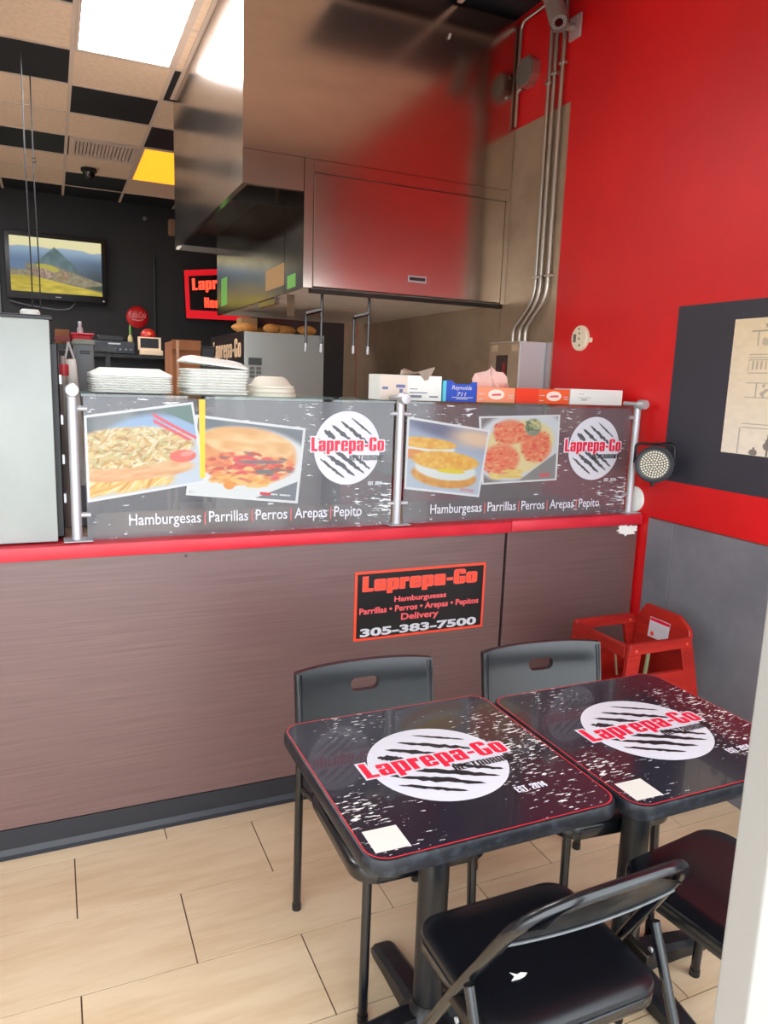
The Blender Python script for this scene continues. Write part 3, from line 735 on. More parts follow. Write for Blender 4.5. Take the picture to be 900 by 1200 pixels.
for k in range(9):
    z = ZT+k*.0105; dx = random.uniform(-.006, .006)+.0008*k
    o = obj('takeout_container', clam(.436+dx, .662+dx, 2.72, 2.93, z, .0106), M_foam)
    tag(o, 'curved white foam container in the leaning stack under the tilted lid', 'container', 'leaning stack of takeout containers')
z = ZT+9*.0105
bm = loft([lid_ring(.434, .666, 2.72, 2.93, 0), lid_ring(.434, .666, 2.72, 2.93, .006), lid_ring(.45, .64, 2.74, 2.91, .022), lid_ring(.462, .62, 2.76, 2.89, .026)])
for v in bm.verts: v.co.z += z+.0005+max(0, (.63-v.co.x))*.06*0-((v.co.x-.43)/.24)*0
o = obj('takeout_container', bm, M_foam); o.rotation_euler = (0, .10, 0); o.location.z += .012
tag(o, 'tilted white foam lid on top of the leaning stack', 'container', 'leaning stack of takeout containers')
for k in range(3):
    z = ZT+k*.016; s = 1-.04*k
    def rg(r, zz): return [(.775+r*s*math.cos(2*PI*i/28), 2.83+r*s*math.sin(2*PI*i/28), zz) for i in range(28)]
    top = [rg(.062, z+.058-.004*k)] if k == 2 else []
    if k < 2: b_ = loft([rg(.098, z), rg(.098, z+.013), rg(.092, z+.0155)])
    else: b_ = loft([rg(.098, z), rg(.098, z+.008), rg(.085, z+.012), rg(.066, z+.036), rg(.05, z+.044)])
    tag(obj('foam_bowl', b_, M_foamcream), ('cream foam bowl turned upside down, topmost of its stack' if k == 2 else 'cream foam bowl rim nested under the topmost bowl'), 'bowl', 'stack of foam bowls')

BF = lambda y: (lambda u, v, h: (u, y-.0004-h, v))
# carton of gloves with a torn flap
t = thing('glove_carton', 'white carton with a torn open top flap behind the middle post', 'box', (1.315, 2.72, ZT))
obj('box', bx(1.182, 1.455, 2.70, 2.82, ZT, ZT+.100, .001, 1), M_white, t, smooth=False)
fn = BF(2.70)
flat([[(1.183, ZT+.001), (1.30, ZT+.001), (1.30, ZT+.099), (1.183, ZT+.099)]], fn, 0, mat('carton_beige', (224, 208, 194), .6), t, 'beige_side')
for u0, u1, v0, v1 in ((1.19, 1.215, .042, .052), (1.25, 1.29, .05, .062), (1.265, 1.28, .03, .045)): flat([[(u0, ZT+v0), (u1, ZT+v0), (u1, ZT+v1), (u0, ZT+v1)]], fn, .0004, mat('label_blue', (110, 116, 160), .6), t, 'printed_mark')
for u0, u1, v0, v1 in ((1.31, 1.365, .012, .022), (1.31, 1.39, .030, .034), (1.31, 1.345, .045, .048), (1.40, 1.44, .014, .02)): flat([[(u0, ZT+v0), (u1, ZT+v0), (u1, ZT+v1), (u0, ZT+v1)]], fn, .0004, mat('label_slate', (120, 124, 140), .6), t, 'printed_mark')
bm = bm_new()
P_ = [(1.27, 2.71, ZT+.101), (1.305, 2.75, ZT+.128), (1.29, 2.70, ZT+.112), (1.36, 2.73, ZT+.108), (1.40, 2.70, ZT+.131), (1.425, 2.705, ZT+.136), (1.395, 2.70, ZT+.085), (1.375, 2.699, ZT+.080), (1.345, 2.70, ZT+.115), (1.27, 2.70, ZT+.122)]
V = [bm.verts.new(p) for p in P_]
for f in ((0, 2, 9), (0, 1, 3), (3, 4, 8), (4, 5, 6), (4, 6, 7, 8), (2, 3, 8), (0, 3, 2)): bm.faces.new([V[i] for i in f])
bmesh.ops.solidify(bm, geom=bm.faces[:], thickness=.0012)
obj('torn_flap', bm, mat('torn_card', (206, 190, 172), .7), t, smooth=False)
# blue foil box
t = thing('foil_box', 'blue cardboard foil sheet box with a cut out front', 'box', (1.54, 2.72, ZT))
z0 = ZT
poly = [(1.478, z0), (1.622, z0), (1.622, z0+.082), (1.598, z0+.082), (1.590, z0+.074), (1.572, z0+.071), (1.558, z0+.076), (1.546, z0+.071), (1.515, z0+.074), (1.505, z0+.084), (1.478, z0+.086)]
obj('box', prism(poly, 2.70, 2.705, XZ), mat('foil_blue', (26, 74, 186), .4), t, smooth=False)
obj('body', bx(1.478, 1.622, 2.705, 2.80, z0, z0+.07), mat('foil_blue', (26, 74, 186)), t, smooth=False)
obj('turquoise_edge', bx(1.462, 1.4775, 2.70, 2.80, z0, z0+.084), mat('turquoise', (90, 196, 214), .5), t, smooth=False)
fn = BF(2.70)
lettering('Reynolds', (1.503, 1.598, z0+.044, z0+.066), fn, M_printwhite, t, .0002, bold=.012, shear=.2)
lettering('711', (1.528, 1.572, z0+.023, z0+.039), fn, M_printwhite, t, .0002, bold=.02, shear=.2)
for v, (a, b) in ((.016, (1.505, 1.605)), (.010, (1.525, 1.58))): flat([[(a, z0+v), (b, z0+v), (b, z0+v+.003), (a, z0+v+.003)]], fn, .0002, M_printwhite, t, 'small_print')
# wrap sheet boxes
def wrap_box(x0, x1, col, label, red_end=0.0, sheets=False):
    t = thing('wrap_box', label, 'box', ((x0+x1)/2, 2.72, ZT), 'orange deli wrap boxes')
    obj('box', bx(x0, x1, 2.70, 2.84, ZT, ZT+.064, .0012, 1), col, t, smooth=False)
    fn = BF(2.70); xa = x0+red_end
    if red_end: flat([[(x0, ZT+.001), (xa, ZT+.001), (xa, ZT+.063), (x0, ZT+.063)]], fn, .0, mat('wrap_red', (238, 58, 24), .5), t, 'red_end')
    cx = (xa+x1)/2
    flat([ellipse(cx, ZT+.034, .040, .021, 30)], fn, .0003, mat('oval_cream', (248, 226, 214), .5), t, 'oval_badge')
    flat([[(cx-.024, ZT+.028), (cx+.024, ZT+.030), (cx+.022, ZT+.039), (cx-.02, ZT+.036)]], fn, .0005, M_printpink, t, 'badge_mark')
    for a, b, v in ((xa+.008, xa+.034, .034), (xa+.008, xa+.03, .012), (x1-.032, x1-.008, .03), (x1-.03, x1-.008, .02)): flat([[(a, ZT+v), (b, ZT+v), (b, ZT+v+.003), (a, ZT+v+.003)]], fn, .0003, M_printwhite, t, 'small_print')
    if sheets:
        bm = bm_new(); g = random.Random(4); R_ = []
        for k in range(14):
            a = k/13; x = x0+.035+a*.15
            hh = .072*math.sin(PI*min(1, a*1.05))**.6+.012*g.uniform(-1, 1)+.01
            R_.append([bm.verts.new((x, 2.765+.012*math.sin(a*9), ZT+.06)), bm.verts.new((x-.018+.01*math.sin(a*7), 2.75+.02*math.sin(a*11), ZT+.064+hh*.6)), bm.verts.new((x-.035+.03*a, 2.745+.03*math.sin(a*13), ZT+.066+hh))])
        for p, q in zip(R_[:-1], R_[1:]):
            for i in range(2): bm.faces.new((p[i], q[i], q[i+1], p[i+1]))
        o = obj('pulled_sheet', bm, mat('tissue', (242, 206, 196), .7, alpha=.9), t); lab(o, 'crumpled pale pink sheet pulled out of the top')
M_wo = mat('wrap_orange', (244, 120, 62), .5); M_wp = mat('wrap_peach', (248, 150, 112), .5)
wrap_box(1.625, 1.813, M_wp, 'peach deli wrap box with a crumpled sheet pulled out', .0, True)
wrap_box(1.818, 2.100, mat('wrap_orange2', (242, 92, 40), .5), 'orange deli wrap box with a red end next to the long white box', .115)
t = thing('long_carton', 'long plain white carton on the glass shelf by the red wall', 'box', (2.25, 2.74, ZT))
obj('box', bx(2.105, 2.400, 2.70, 2.82, ZT, ZT+.069, .0012, 1), M_white, t, smooth=False)
for u0, u1, v0, v1 in ((2.15, 2.18, .045, .048), (2.15, 2.22, .030, .033), (2.165, 2.20, .018, .027)): flat([[(u0, ZT+v0), (u1, ZT+v0), (u1, ZT+v1), (u0, ZT+v1)]], BF(2.70), .0, mat('label_grey', (190, 188, 180), .6), t, 'printed_mark')

# ------------------------------------------------------------------ cooler at the left and the clutter behind it
t = thing('counter_cooler', 'pale enamelled counter cooler standing on the red ledge', 'cooler', (-.36, 2.85, 1.076))
obj('body', bx(-.72, -.012, 2.60, 3.05, 1.082, 1.785, .006, 2), M_cooler, t)
obj('back_panel', bx(-.715, .0, 2.588, 2.60, 1.082, 1.788, .003, 2), M_cooler, t)
obj('top_cap', bx(-.73, .012, 2.60, 3.06, 1.786, 1.802, .004, 1), M_blackpl, t)
obj('door_frame', bx(-.010, .022, 2.64, 2.70, 1.085, 1.72, .004, 1), M_blackpl, t)
obj('door_edge', bx(-.008, .026, 2.80, 2.83, 1.085, 1.70, .003, 1), M_greypl, t)
for k in range(4): obj('hinge_clip', bx(.023, .030, 2.645, 2.67, 1.2+k*.13, 1.23+k*.13), M_alu, t, smooth=False)
for x in (-.66, -.06):
    for y in (2.63, 2.99): obj('foot', lathe([(.015, 0), (.018, .007)], (x, y, 1.0755), 10), M_blackpl, t)
tag(obj('small_cup', lathe([(.022, 0), (.03, .004), (.03, .016), (.024, .022)], (-.055, 2.72, 1.8022), 16), M_white), 'tiny white lid lying on top of the pale cooler', 'lid')
# metal rack with bits and pieces behind the first post
t = thing('utensil_bin', 'grey plastic bin with a slotted handle behind the first post', 'bin', (.13, 3.2, 1.056))
obj('body', bx(.085, .155, 3.14, 3.32, 1.056, 1.74, .008, 2), M_greypl, t)
obj('rim', bx(.080, .160, 3.13, 3.33, 1.735, 1.755, .004, 1), mat('rim_sage', (120, 124, 112), .5), t)
obj('handle_slot', bx(.105, .140, 3.135, 3.142, 1.70, 1.712, .002, 1), M_blackpl, t)
t = thing('paper_roll', 'upright white paper roll leaning beside the grey bin', 'roll', (.06, 3.0, 1.056))
obj('roll', tube([(.098, 2.99, 1.20), (.066, 3.0, 1.675)], .019, 16), M_white, t)
obj('core', tube([(.066, 3.0, 1.675), (.0658, 3.0, 1.678)], .009, 12), M_tan, t)
obj('stand', bx(.07, .13, 2.96, 3.02, 1.056, 1.21, .004, 1), M_greypl, t)
t = thing('sauce_bottle', 'slim clear bottle with a red band beside the paper roll', 'bottle', (.046, 2.96, 1.056))
obj('bottle', lathe([(.018, 0), (.018, .52), (.012, .57), (.009, .61), (.009, .63)], (.040, 2.96, 1.056), 16), mat('bottle_grey', (150, 140, 134), .3), t)
obj('band', lathe([(.0186, .56), (.0186, .60)], (.040, 2.96, 1.056), 16), mat('band_red', (196, 40, 50), .4), t)
t = thing('tongs', 'pair of wire tongs standing upright behind the cooler', 'tongs', (.055, 3.05, 1.056))
obj('arm', tube([(.03, 3.05, 1.056), (.035, 3.05, 1.60), (.062, 3.05, 1.74)], .004, 8), M_alu, t); obj('arm', tube([(.10, 3.05, 1.056), (.085, 3.05, 1.66), (.062, 3.05, 1.74)], .004, 8), M_alu, t)
t = thing('wire_rack', 'narrow black rack behind the grey bin under the red tray', 'rack', (.11, 3.46, 0))
obj('rack_shelf', bx(-.02, .25, 3.36, 3.56, 1.72, 1.742), M_blackpl, t, smooth=False)
obj('rack_leg', bx(.0, .02, 3.38, 3.40, 0, 1.72), M_blackpl, t, smooth=False); obj('rack_leg', bx(.22, .24, 3.52, 3.54, 0, 1.72), M_blackpl, t, smooth=False)
t = thing('snack_carton', 'small cardboard carton with a dark red band beside the red tray', 'box', (.05, 3.44, 1.742))
obj('carton', bx(.02, .075, 3.38, 3.50, 1.742, 1.80, .002, 1), M_cardboard, t, smooth=False)
obj('carton_band', bx(.018, .077, 3.378, 3.502, 1.757, 1.772), mat('band_dark_red', (130, 34, 34), .5), t, smooth=False)
t = thing('red_tray', 'shallow red plastic tray tipped on the rack behind the bin', 'tray', (.13, 3.42, 1.742))
bm = loft([[(u, v, 1.743) for u, v in rrect(.085, .155, 3.37, 3.52, .012, 3)], [(u, v, 1.778) for u, v in rrect(.078, .165, 3.365, 3.53, .014, 3)], [(u, v, 1.782) for u, v in rrect(.076, .172, 3.36, 3.535, .014, 3)]])
obj('tray', bm, mat('tray_red', (186, 26, 44), .4), t)
obj('rim', bx(.08, .17, 3.362, 3.53, 1.7825, 1.789, .002, 1), mat('tray_rim', (214, 40, 58), .4), t)
tag(obj('small_pourer', lathe([(.012, 0), (.012, .02), (.006, .03), (.008, .048), (.002, .05)], (.118, 3.44, 1.790), 12), M_alu), 'tiny metal pourer standing on the red tray', 'pourer')

# ------------------------------------------------------------------ wall shelf with stereo, till and round sign
SYF = 6.55
t = thing('kitchen_shelf', 'black metal shelf unit carrying the stereo', 'shelf', (.6, 6.7, 0))
obj('top', bx(.27, .99, SYF, SYF+.45, 1.755, 1.785, .003, 1), M_blackpl, t, smooth=False)
obj('lower_shelf', bx(.27, .99, SYF, SYF+.45, 1.25, 1.275), M_blackpl, t, smooth=False)
obj('back', bx(.27, .99, SYF+.45, SYF+.46, .0, 1.755), M_blackpl, t, smooth=False)
for x in (.28, .96):
    for y in (SYF+.01, SYF+.42): obj('leg', bx(x, x+.025, y, y+.025, 0, 1.755), M_blackpl, t, smooth=False)
t = thing('stereo_receiver', 'black stereo receiver with a pale badge on the kitchen shelf', 'stereo', (.49, 6.7, 1.786))
obj('body', bx(.335, .640, SYF+.02, SYF+.35, 1.790, 1.888, .003, 1), mat('stereo_dark', (44, 46, 54), .4), t)
obj('lid', bx(.355, .560, SYF+.03, SYF+.30, 1.8885, 1.932, .006, 1), M_blackpl, t)
obj('badge', bx(.435, .530, SYF+.016, SYF+.02, 1.862, 1.872), mat('badge', (190, 192, 196), .4), t, smooth=False)
for k in range(7): obj('knob', lathe([(.010, 0), (.010, -.010), (.008, -.012)], (.36+.042*k, SYF+.02, 1.822), 12, 'Y'), M_greypl, t)
for x in (.36, .61): obj('foot', bx(x-.015, x+.015, SYF+.04, SYF+.07, 1.785, 1.790), M_blackpl, t, smooth=False)
t = thing('tall_bottle', 'narrow pale green bottle beside the stereo', 'bottle', (.625, SYF+.06, 1.888))
obj('bottle', lathe([(.020, 0), (.020, .035), (.008, .06), (.007, .10), (.007, .105)], (.612, SYF+.06, 1.8885), 14), mat('bottle_tan', (178, 160, 110), .4), t)
obj('neck_wrap', lathe([(.0095, .06), (.009, .12), (.003, .14)], (.612, SYF+.06, 1.8885), 12), mat('bottle_green', (96, 140, 60), .5), t)
t = thing('ticket_printer', 'cream framed ticket machine with a red dome at the shelf end', 'machine', (.76, SYF+.1, 1.786))
fr = bm_new()
for a in ((.672, .690, 1.83, 1.935), (.838, .856, 1.83, 1.935), (.690, .838, 1.83, 1.845), (.690, .838, 1.925, 1.935)): add_box(fr, a[0], a[1], SYF+.05, SYF+.08, a[2], a[3])
obj('frame', fr, mat('cream_plastic', (222, 196, 164), .5), t, smooth=False)
obj('screen', bx(.690, .838, SYF+.06, SYF+.07, 1.845, 1.925), M_blackpl, t, smooth=False)
obj('base', bx(.680, .870, SYF+.02, SYF+.20, 1.7855, 1.83, .005, 1), mat('cream_plastic', (222, 196, 164)), t)
obj('dome', lathe([(.065, 0), (.063, .03), (.05, .055), (.028, .07), (.003, .074)], (.765, SYF+.14, 1.935), 20), mat('dome_red', (176, 34, 26), .35), t)
obj('post', bx(.75, .78, SYF+.12, SYF+.16, 1.83, 1.936), M_blackpl, t, smooth=False)
obj('badge', lathe([(.014, 0), (.014, -.004)], (.765, SYF+.072, 1.965), 14, 'Y'), mat('badge_orange', (232, 110, 50), .5), t)
tag(obj('glass_jar', lathe([(.03, 0), (.03, .08), (.022, .09), (.022, .10)], (.80, SYF+.2, 1.276), 16), mat('jar', (90, 100, 110), .2)), 'small glass jar on the lower kitchen shelf', 'jar')
tag(obj('clay_pot', lathe([(.03, 0), (.05, .04), (.05, .08), (.03, .10)], (.55, SYF+.2, 1.276), 16), mat('clay', (90, 66, 54), .5)), 'small brown pot on the lower kitchen shelf', 'pot')
t = thing('round_sign', 'round red button sign with white script on the black wall', 'sign', (.99, YB-.03, 2.18))
obj('disc', lathe([(.130, 0), (.130, -.015), (.110, -.035), (.06, -.045), (.003, -.047)], (.99, YB-.001, 2.31), 36, 'Y'), mat('button_red', (196, 22, 30), .3), t)
lettering('Coca-Cola', (.895, 1.085, 2.30, 2.375), lambda u, v, h: (u, YB-.053-h, v), mat('script_pink', (246, 150, 150), .4), t, 0, bold=.0, shear=.35)
flat([[(.92, 2.285), (.99, 2.272), (1.06, 2.285), (1.055, 2.276), (.99, 2.262), (.925, 2.276)]], lambda u, v, h: (u, YB-.052, v), 0, mat('script_pink', (246, 150, 150)), t, 'underline')

# ------------------------------------------------------------------ television and lit sign on the back wall
YT = 9.60
t = thing('television', 'flat black television showing mountain ruins on the back wall', 'television', (.1, YT+.05, 2.42))
obj('housing', bx(-.425, .640, YT, YT+.08, 2.425, 3.165, .012, 2), M_blackpl, t)
obj('wall_mount', bx(-.05, .25, YT+.08, YB, 2.65, 2.95), M_blackpl, t, smooth=False)
printed('screen', [(-.374, 3.105), (.588, 3.105), (.588, 2.508), (-.374, 2.508)], lambda u, v, h: (u, YT-.001, v), 0, paint_tv, 170, 100, M_vce, t)
obj('badge', bx(.08, .14, YT-.003, YT, 2.462, 2.470), M_alu, t, smooth=False)
obj('power_light', lathe([(.010, 0), (.010, -.003)], (.60, YT, 2.455), 10, 'Y'), M_alu, t)
tag(obj('tv_cable', tube(smooth_path([(-.40, YT+.06, 2.40), (-.2, YT+.09, 2.36), (.10, YT+.07, 2.33), (.24, YT+.08, 2.35), (.30, YT+.10, 2.44)], .08), .007, 8), mat('cable_grey', (120, 120, 128), .5)), 'grey cable sagging under the television', 'cable')
tag(obj('corner_strip', bx(-.52, -.49, YB-.03, YB-.001, 1.6, 3.3), M_greypl, smooth=False), 'dark grey cable trunking left of the television', 'trunking')
t = thing('lit_sign', 'black sign with glowing red letters and border on the back wall', 'sign', (1.9, YB-.04, 2.3))
LS = lambda u, v, h: (u+.04*(v-2.6)*-1, YT+.04-h, v+.14*(u-1.56)*.9*(1 if v > 2.6 else .15))
bm = bm_new(); out = [(1.55, 2.33), (2.35, 2.33), (2.35, 2.90), (1.55, 2.90)]; add_prism(bm, out, -.1, 0, LS); obj('board', bm, M_signblack, t, smooth=False)
for a in ((1.55, 2.35, 2.33, 2.43), (1.55, 2.35, 2.83, 2.90), (1.55, 1.60, 2.43, 2.83), (2.30, 2.35, 2.43, 2.83)):
    bm = bm_new(); add_prism(bm, [(a[0], a[2]), (a[1], a[2]), (a[1], a[3]), (a[0], a[3])], 0, .01, LS); obj('border', bm, M_glowframe, t, smooth=False)
block('Laprepa', (1.64, 2.20, 2.66, 2.80), LS, M_glowred, t, .004)
block('House', (1.78, 2.10, 2.47, 2.59), LS, M_glowred, t, .004)
t = thing('wall_speaker', 'small tan speaker box high on the black back wall', 'speaker', (1.42, YB-.08, 3.36))
obj('case', bx(1.37, 1.49, YB-.12, YB-.002, 3.30, 3.48, .006, 1), mat('speaker_tan', (166, 128, 96), .6), t); obj('grille', bx(1.38, 1.48, YB-.124, YB-.12, 3.31, 3.47), mat('speaker_dk', (140, 104, 78), .7), t, smooth=False)
tag(obj('wall_hook', lathe([(.026, 0), (.026, -.006), (.016, -.008), (.016, -.002)], (1.10, YB-.001, 3.47), 16, 'Y'), M_greypl), 'tiny grey ring on the black back wall', 'hook')
tag(obj('wall_pole', tube([(1.20, YB-.03, .9), (1.20, YB-.03, 3.05)], .012, 8), M_blackpl), 'thin black pole against the back wall beside the round sign', 'pole')

# ------------------------------------------------------------------ cardboard box, freezer, bread
t = thing('cardboard_box', 'brown cardboard box between the two container stacks', 'box', (.84, 5.38, 1.42))
obj('carton', bx(.745, .935, 5.2, 5.55, 1.42, 1.855, .004, 1), M_cardboard, t, smooth=False)
obj('flap', bx(.745, .935, 5.19, 5.2, 1.80, 1.865), M_cardboard, t, smooth=False)
obj('packing_tape', bx(.770, .790, 5.186, 5.19, 1.42, 1.86), mat('pack_tape', (176, 126, 84), .3), t, smooth=False)
t = thing('dark_case', 'narrow black case between the cardboard box and the freezer', 'case', (.985, 5.35, 1.42))
obj('body', bx(.94, 1.03, 5.2, 5.5, 1.42, 1.822, .004, 1), M_blackpl, t, smooth=False); obj('lid', bx(.938, 1.032, 5.198, 5.502, 1.8225, 1.832), M_blackpl, t, smooth=False)
t = thing('steel_stand', 'steel stand under the brown cardboard box', 'stand', (.885, 5.37, 0))
obj('top', bx(.74, 1.035, 5.18, 5.56, 1.395, 1.4195), M_steel2, t, smooth=False)
for x in (.745, 1.005):
    for y in (5.185, 5.53): obj('leg', bx(x, x+.025, y, y+.025, 0, 1.395), M_steel2, t, smooth=False)
t = thing('upright_freezer', 'grey upright freezer with a keypad and a lettered black side', 'freezer', (1.45, 5.4, 0))
obj('body', bx(1.170, 1.722, 4.92, 6.0, .02, 1.930, .006, 2), mat('freezer_grey', (176, 180, 176), .4), t)
obj('side_sign', bx(1.162, 1.170, 4.93, 6.02, 1.66, 1.932), M_signblack, t, smooth=False)
block('Laprepa-Go', (-5.92, -4.99, 1.765, 1.890), lambda u, v, h: (1.1615-h, -u, v), mat('sign_cream', (222, 186, 150), .5), t, 0)
flat([[(-5.7, 1.715), (-5.15, 1.722), (-5.15, 1.728), (-5.7, 1.722)]], lambda u, v, h: (1.1615, -u, v), 0, mat('sign_cream', (222, 186, 150)), t, 'underline')
obj('display', bx(1.195, 1.283, 4.912, 4.92, 1.715, 1.762), mat('lcd', (52, 56, 52), .3), t, smooth=False)
for i in range(2):
    for j in range(3): obj('button', bx(1.203+.045*i, 1.235+.045*i, 4.914, 4.92, 1.683-.026*j, 1.702-.026*j), mat('key_green', (120, 124, 112), .5), t, smooth=False)
for x in (1.2, 1.68): obj('foot', bx(x-.02, x+.02, 4.95, 4.99, 0, .02), M_blackpl, t, smooth=False)
tag(obj('tan_carton', bx(1.27, 1.39, 5.45, 5.6, 1.9305, 2.06, .003, 1), M_tan, smooth=False), 'tall tan carton on top of the freezer', 'box')
br = [(1.24, 5.18, .08, .1), (1.26, 5.36, .08, -.1), (1.40, 5.10, .07, .5), (1.50, 5.32, .09, .0), (1.52, 5.20, .09, .12), (1.55, 5.44, .10, .0), (1.64, 5.06, .07, .0), (1.50, 5.58, .09, .0)]
for q, (x, y, L_, a) in enumerate(br):
    rings = []
    for k in range(9):
        s = -1+2*k/8; rr = .034*math.sqrt(max(.02, 1-s**2*.97))
        rings.append([(x+s*L_*math.cos(a)-rr*math.sin(a)*math.cos(th), y+s*L_*math.sin(a)*.6+rr*math.cos(a)*math.cos(th), 1.968+rr*math.sin(th)+.012*(q % 2)) for th in [2*PI*i/10 for i in range(10)]])
    names = ['leftmost toasted roll on the freezer top', 'short roll behind the leftmost one on the freezer', 'small tilted roll at the front edge of the freezer top', 'golden roll in the third row back on the freezer', 'golden roll in the second row back on the freezer', 'longest roll in the fourth row back on the freezer', 'rightmost roll near the front edge of the freezer', 'rearmost roll on the freezer top']
    tag(obj('bread_roll', loft(rings), M_bread), names[q], 'bread roll', 'bread rolls on the freezer')

# ------------------------------------------------------------------ exhaust hood
HY, HB, HX0, HX1 = 3.82, 6.02, .898, XR-.006
t = thing('exhaust_hood', 'large brushed steel exhaust hood running up to the ceiling', 'range hood', (1.7, 4.9, 2.1))
bm = bm_new()
add_box(bm, HX0, HX1, HY, HY+.03, 2.737, ZC-.005); add_box(bm, HX0, HX0+.03, HY+.03, HB, 2.737, ZC-.005); add_box(bm, HX0+.03, HX1, HB-.03, HB, 2.737, ZC-.005)
obj('housing', bm, M_steel, t, smooth=False)
bm = bm_new(); add_box(bm, HX0-.002, 1.210, HY-.002, HY+.028, 2.575, 2.7345); add_box(bm, HX0-.002, HX0+.028, HY+.028, HB, 2.575, 2.7345)
obj('lip', bm, M_steel, t, smooth=False)
bm = bm_new(); add_box(bm, HX0+.03, 1.213, HY+.03, HB-.03, 2.70, 2.72); add_box(bm, HX0+.03, 1.2, HY+.5, HY+.52, 2.60, 2.70)
obj('plenum', bm, M_steeldark, t, smooth=False)
obj('rear_rail', bx(HX0, 1.213, HB-.06, HB, 2.56, 2.60), M_steel, t, smooth=False)
# lower cabinet
obj('corner_post', bx(1.213, 1.262, HY-.004, HY+.04, 2.105, 2.7345), M_steel, t, smooth=False)
obj('side_plate', bx(1.213, 1.230, HY+.04, 4.155, 2.105, 2.70), M_steel, t, smooth=False)
obj('side_plate', bx(1.213, 1.230, 4.165, HB, 2.105, 2.70), M_steel, t, smooth=False)
obj('header_strip', bx(1.264, HX1, HY-.001, HY+.02, 2.676, 2.7345), M_steel, t, smooth=False)
obj('end_post', bx(2.418, HX1, HY-.003, HY+.02, 2.105, 2.674), M_steel, t, smooth=False)
dr = obj('door', bx(1.266, 2.415, HY-.006, HY+.018, 2.112, 2.672, .003, 1), M_steel, t, smooth=False)
h = bm_new(); add_box(h, 1.815, 1.925, HY-.010, HY-.006, 2.180, 2.216); lab(obj('pull', h, M_alu, dr, smooth=False), 'recessed steel pull')
obj('pull_slot', bx(1.822, 1.918, HY-.0115, HY-.010, 2.190, 2.207), mat('slot_dark', (50, 36, 32), .4), dr, smooth=False)
obj('underside', bx(1.232, HX1, HY+.10, HB, 2.110, 2.12), mat('pale_plate', (222, 214, 202), .4, .15), t, smooth=False)
obj('bottom_rail', bx(1.264, HX1, HY+.022, HY+.06, 2.085, 2.105), M_steeldark, t, smooth=False)
obj('brown_strap', bx(1.262, 1.300, 4.25, 4.27, 1.99, 2.13), mat('greasy_brown', (110, 84, 52), .4), t, smooth=False)
obj('grease_trough', bx(1.228, 1.26, 4.42, 4.80, 2.070, 2.104), M_steel, t, smooth=False)
for y0, y1, z0, z1, m, nm in ((5.66, 5.86, 2.16, 2.36, M_green, 'green_sticker'), (4.16, 4.56, 2.15, 2.27, M_tan, 'tan_label'), (3.95, 4.10, 2.12, 2.19, M_green, 'green_sticker')):
    obj(nm, bx(1.2118, 1.213, y0, y1, z0, z1), m, t, smooth=False)
obj('ceiling_bracket', tube([(2.0, HY-.004, 3.44), (2.0, HY-.02, 3.46)], .008, 8), M_alu, t)
# grilling forks hung under the hood
def fork(x, y, label):
    t = thing('grill_fork', label, 'fork', (x, y, 1.76), 'grill forks under the hood')
    obj('shank', tube(smooth_path([(x+.09, y, 2.13), (x+.09, y, 1.83)], .01), .008, 8), M_blackmetal, t)
    obj('prong', tube(smooth_path([(x+.09, y, 2.01), (x, y, 1.985), (x, y, 1.83)], .015), .008, 8), M_blackmetal, t)
    obj('crossbar', tube([(x, y-.006, 1.992), (x+.088, y-.006, 2.018)], .007, 8), M_alu, t)
    for q in (0, .09): obj('tip', tube([(x+q, y, 1.83), (x+q, y, 1.785)], .009, 8), M_alu, t)
fork(1.292, 4.0, 'two pronged grill fork hanging left, in front of the freezer'); fork(1.575, 4.0, 'two pronged grill fork hanging right, over bare steel')

# ------------------------------------------------------------------ right wall fittings
t = thing('electrical_box', 'grey steel electrical box with an outlet on the right wall', 'electrical box', (2.36, 3.5, 1.2))
obj('body', bx(2.272, XR-.005, 3.365, 3.665, 1.15, 1.872, .003, 1), M_pvcgrey, t, smooth=False)
obj('front_door', bx(2.276, 2.432, 3.360, 3.365, 1.16, 1.866), M_pvcgrey, t, smooth=False)
obj('side_panel', bx(2.268, 2.272, 3.37, 3.662, 1.155, 1.868), M_steel2, t, smooth=False)
obj('outlet', bx(2.264, 2.268, 3.47, 3.58, 1.67, 1.80), mat('outlet_dark', (60, 42, 40), .4), t, smooth=False)
obj('switch', bx(2.260, 2.264, 3.48, 3.51, 1.70, 1.76), mat('switch_red', (140, 40, 40), .4), t, smooth=False)
for y in (3.40, 3.60): obj('sticker', bx(2.267, 2.268, y-.025, y+.035, 1.82, 1.855), mat('sticker_tan', (196, 168, 140), .6), t, smooth=False)
obj('edge_strip', bx(2.434, XR-.004, 3.335, 3.36, 1.15, 1.872), M_alu, t, smooth=False)
for q, (ya, yb, s) in enumerate(((3.498, 3.640, 'steel conduit pipe farthest from the camera of the three'), (3.452, 3.575, 'steel conduit pipe in the middle of the three'), (3.388, 3.520, 'steel conduit pipe nearest the camera of the three'))):
    t = thing('conduit_pipe', s, 'pipe', (XR-.02, ya, 1.873), 'conduits on the right wall')
    obj('pipe', tube(smooth_path([(XR-.02, ya, ZC-.01), (XR-.02, ya, 2.10), (XR-.05, yb, 1.95), (XR-.05, yb, 1.873)], .09, 8), .0115, 12), M_galv, t)
    for z in (2.22, 3.20+.03*q): obj('strap', bx(XR-.034, XR-.001, ya-.022, ya+.022, z-.008, z+.008, .003, 1), M_galv, t)
t = thing('junction_box', 'grey octagonal junction box high on the red wall', 'electrical box', (XR-.03, 3.69, 3.24))
oc = [(3.69+.085*math.cos(PI/8+k*PI/4), 3.315+.078*math.sin(PI/8+k*PI/4)) for k in range(8)]
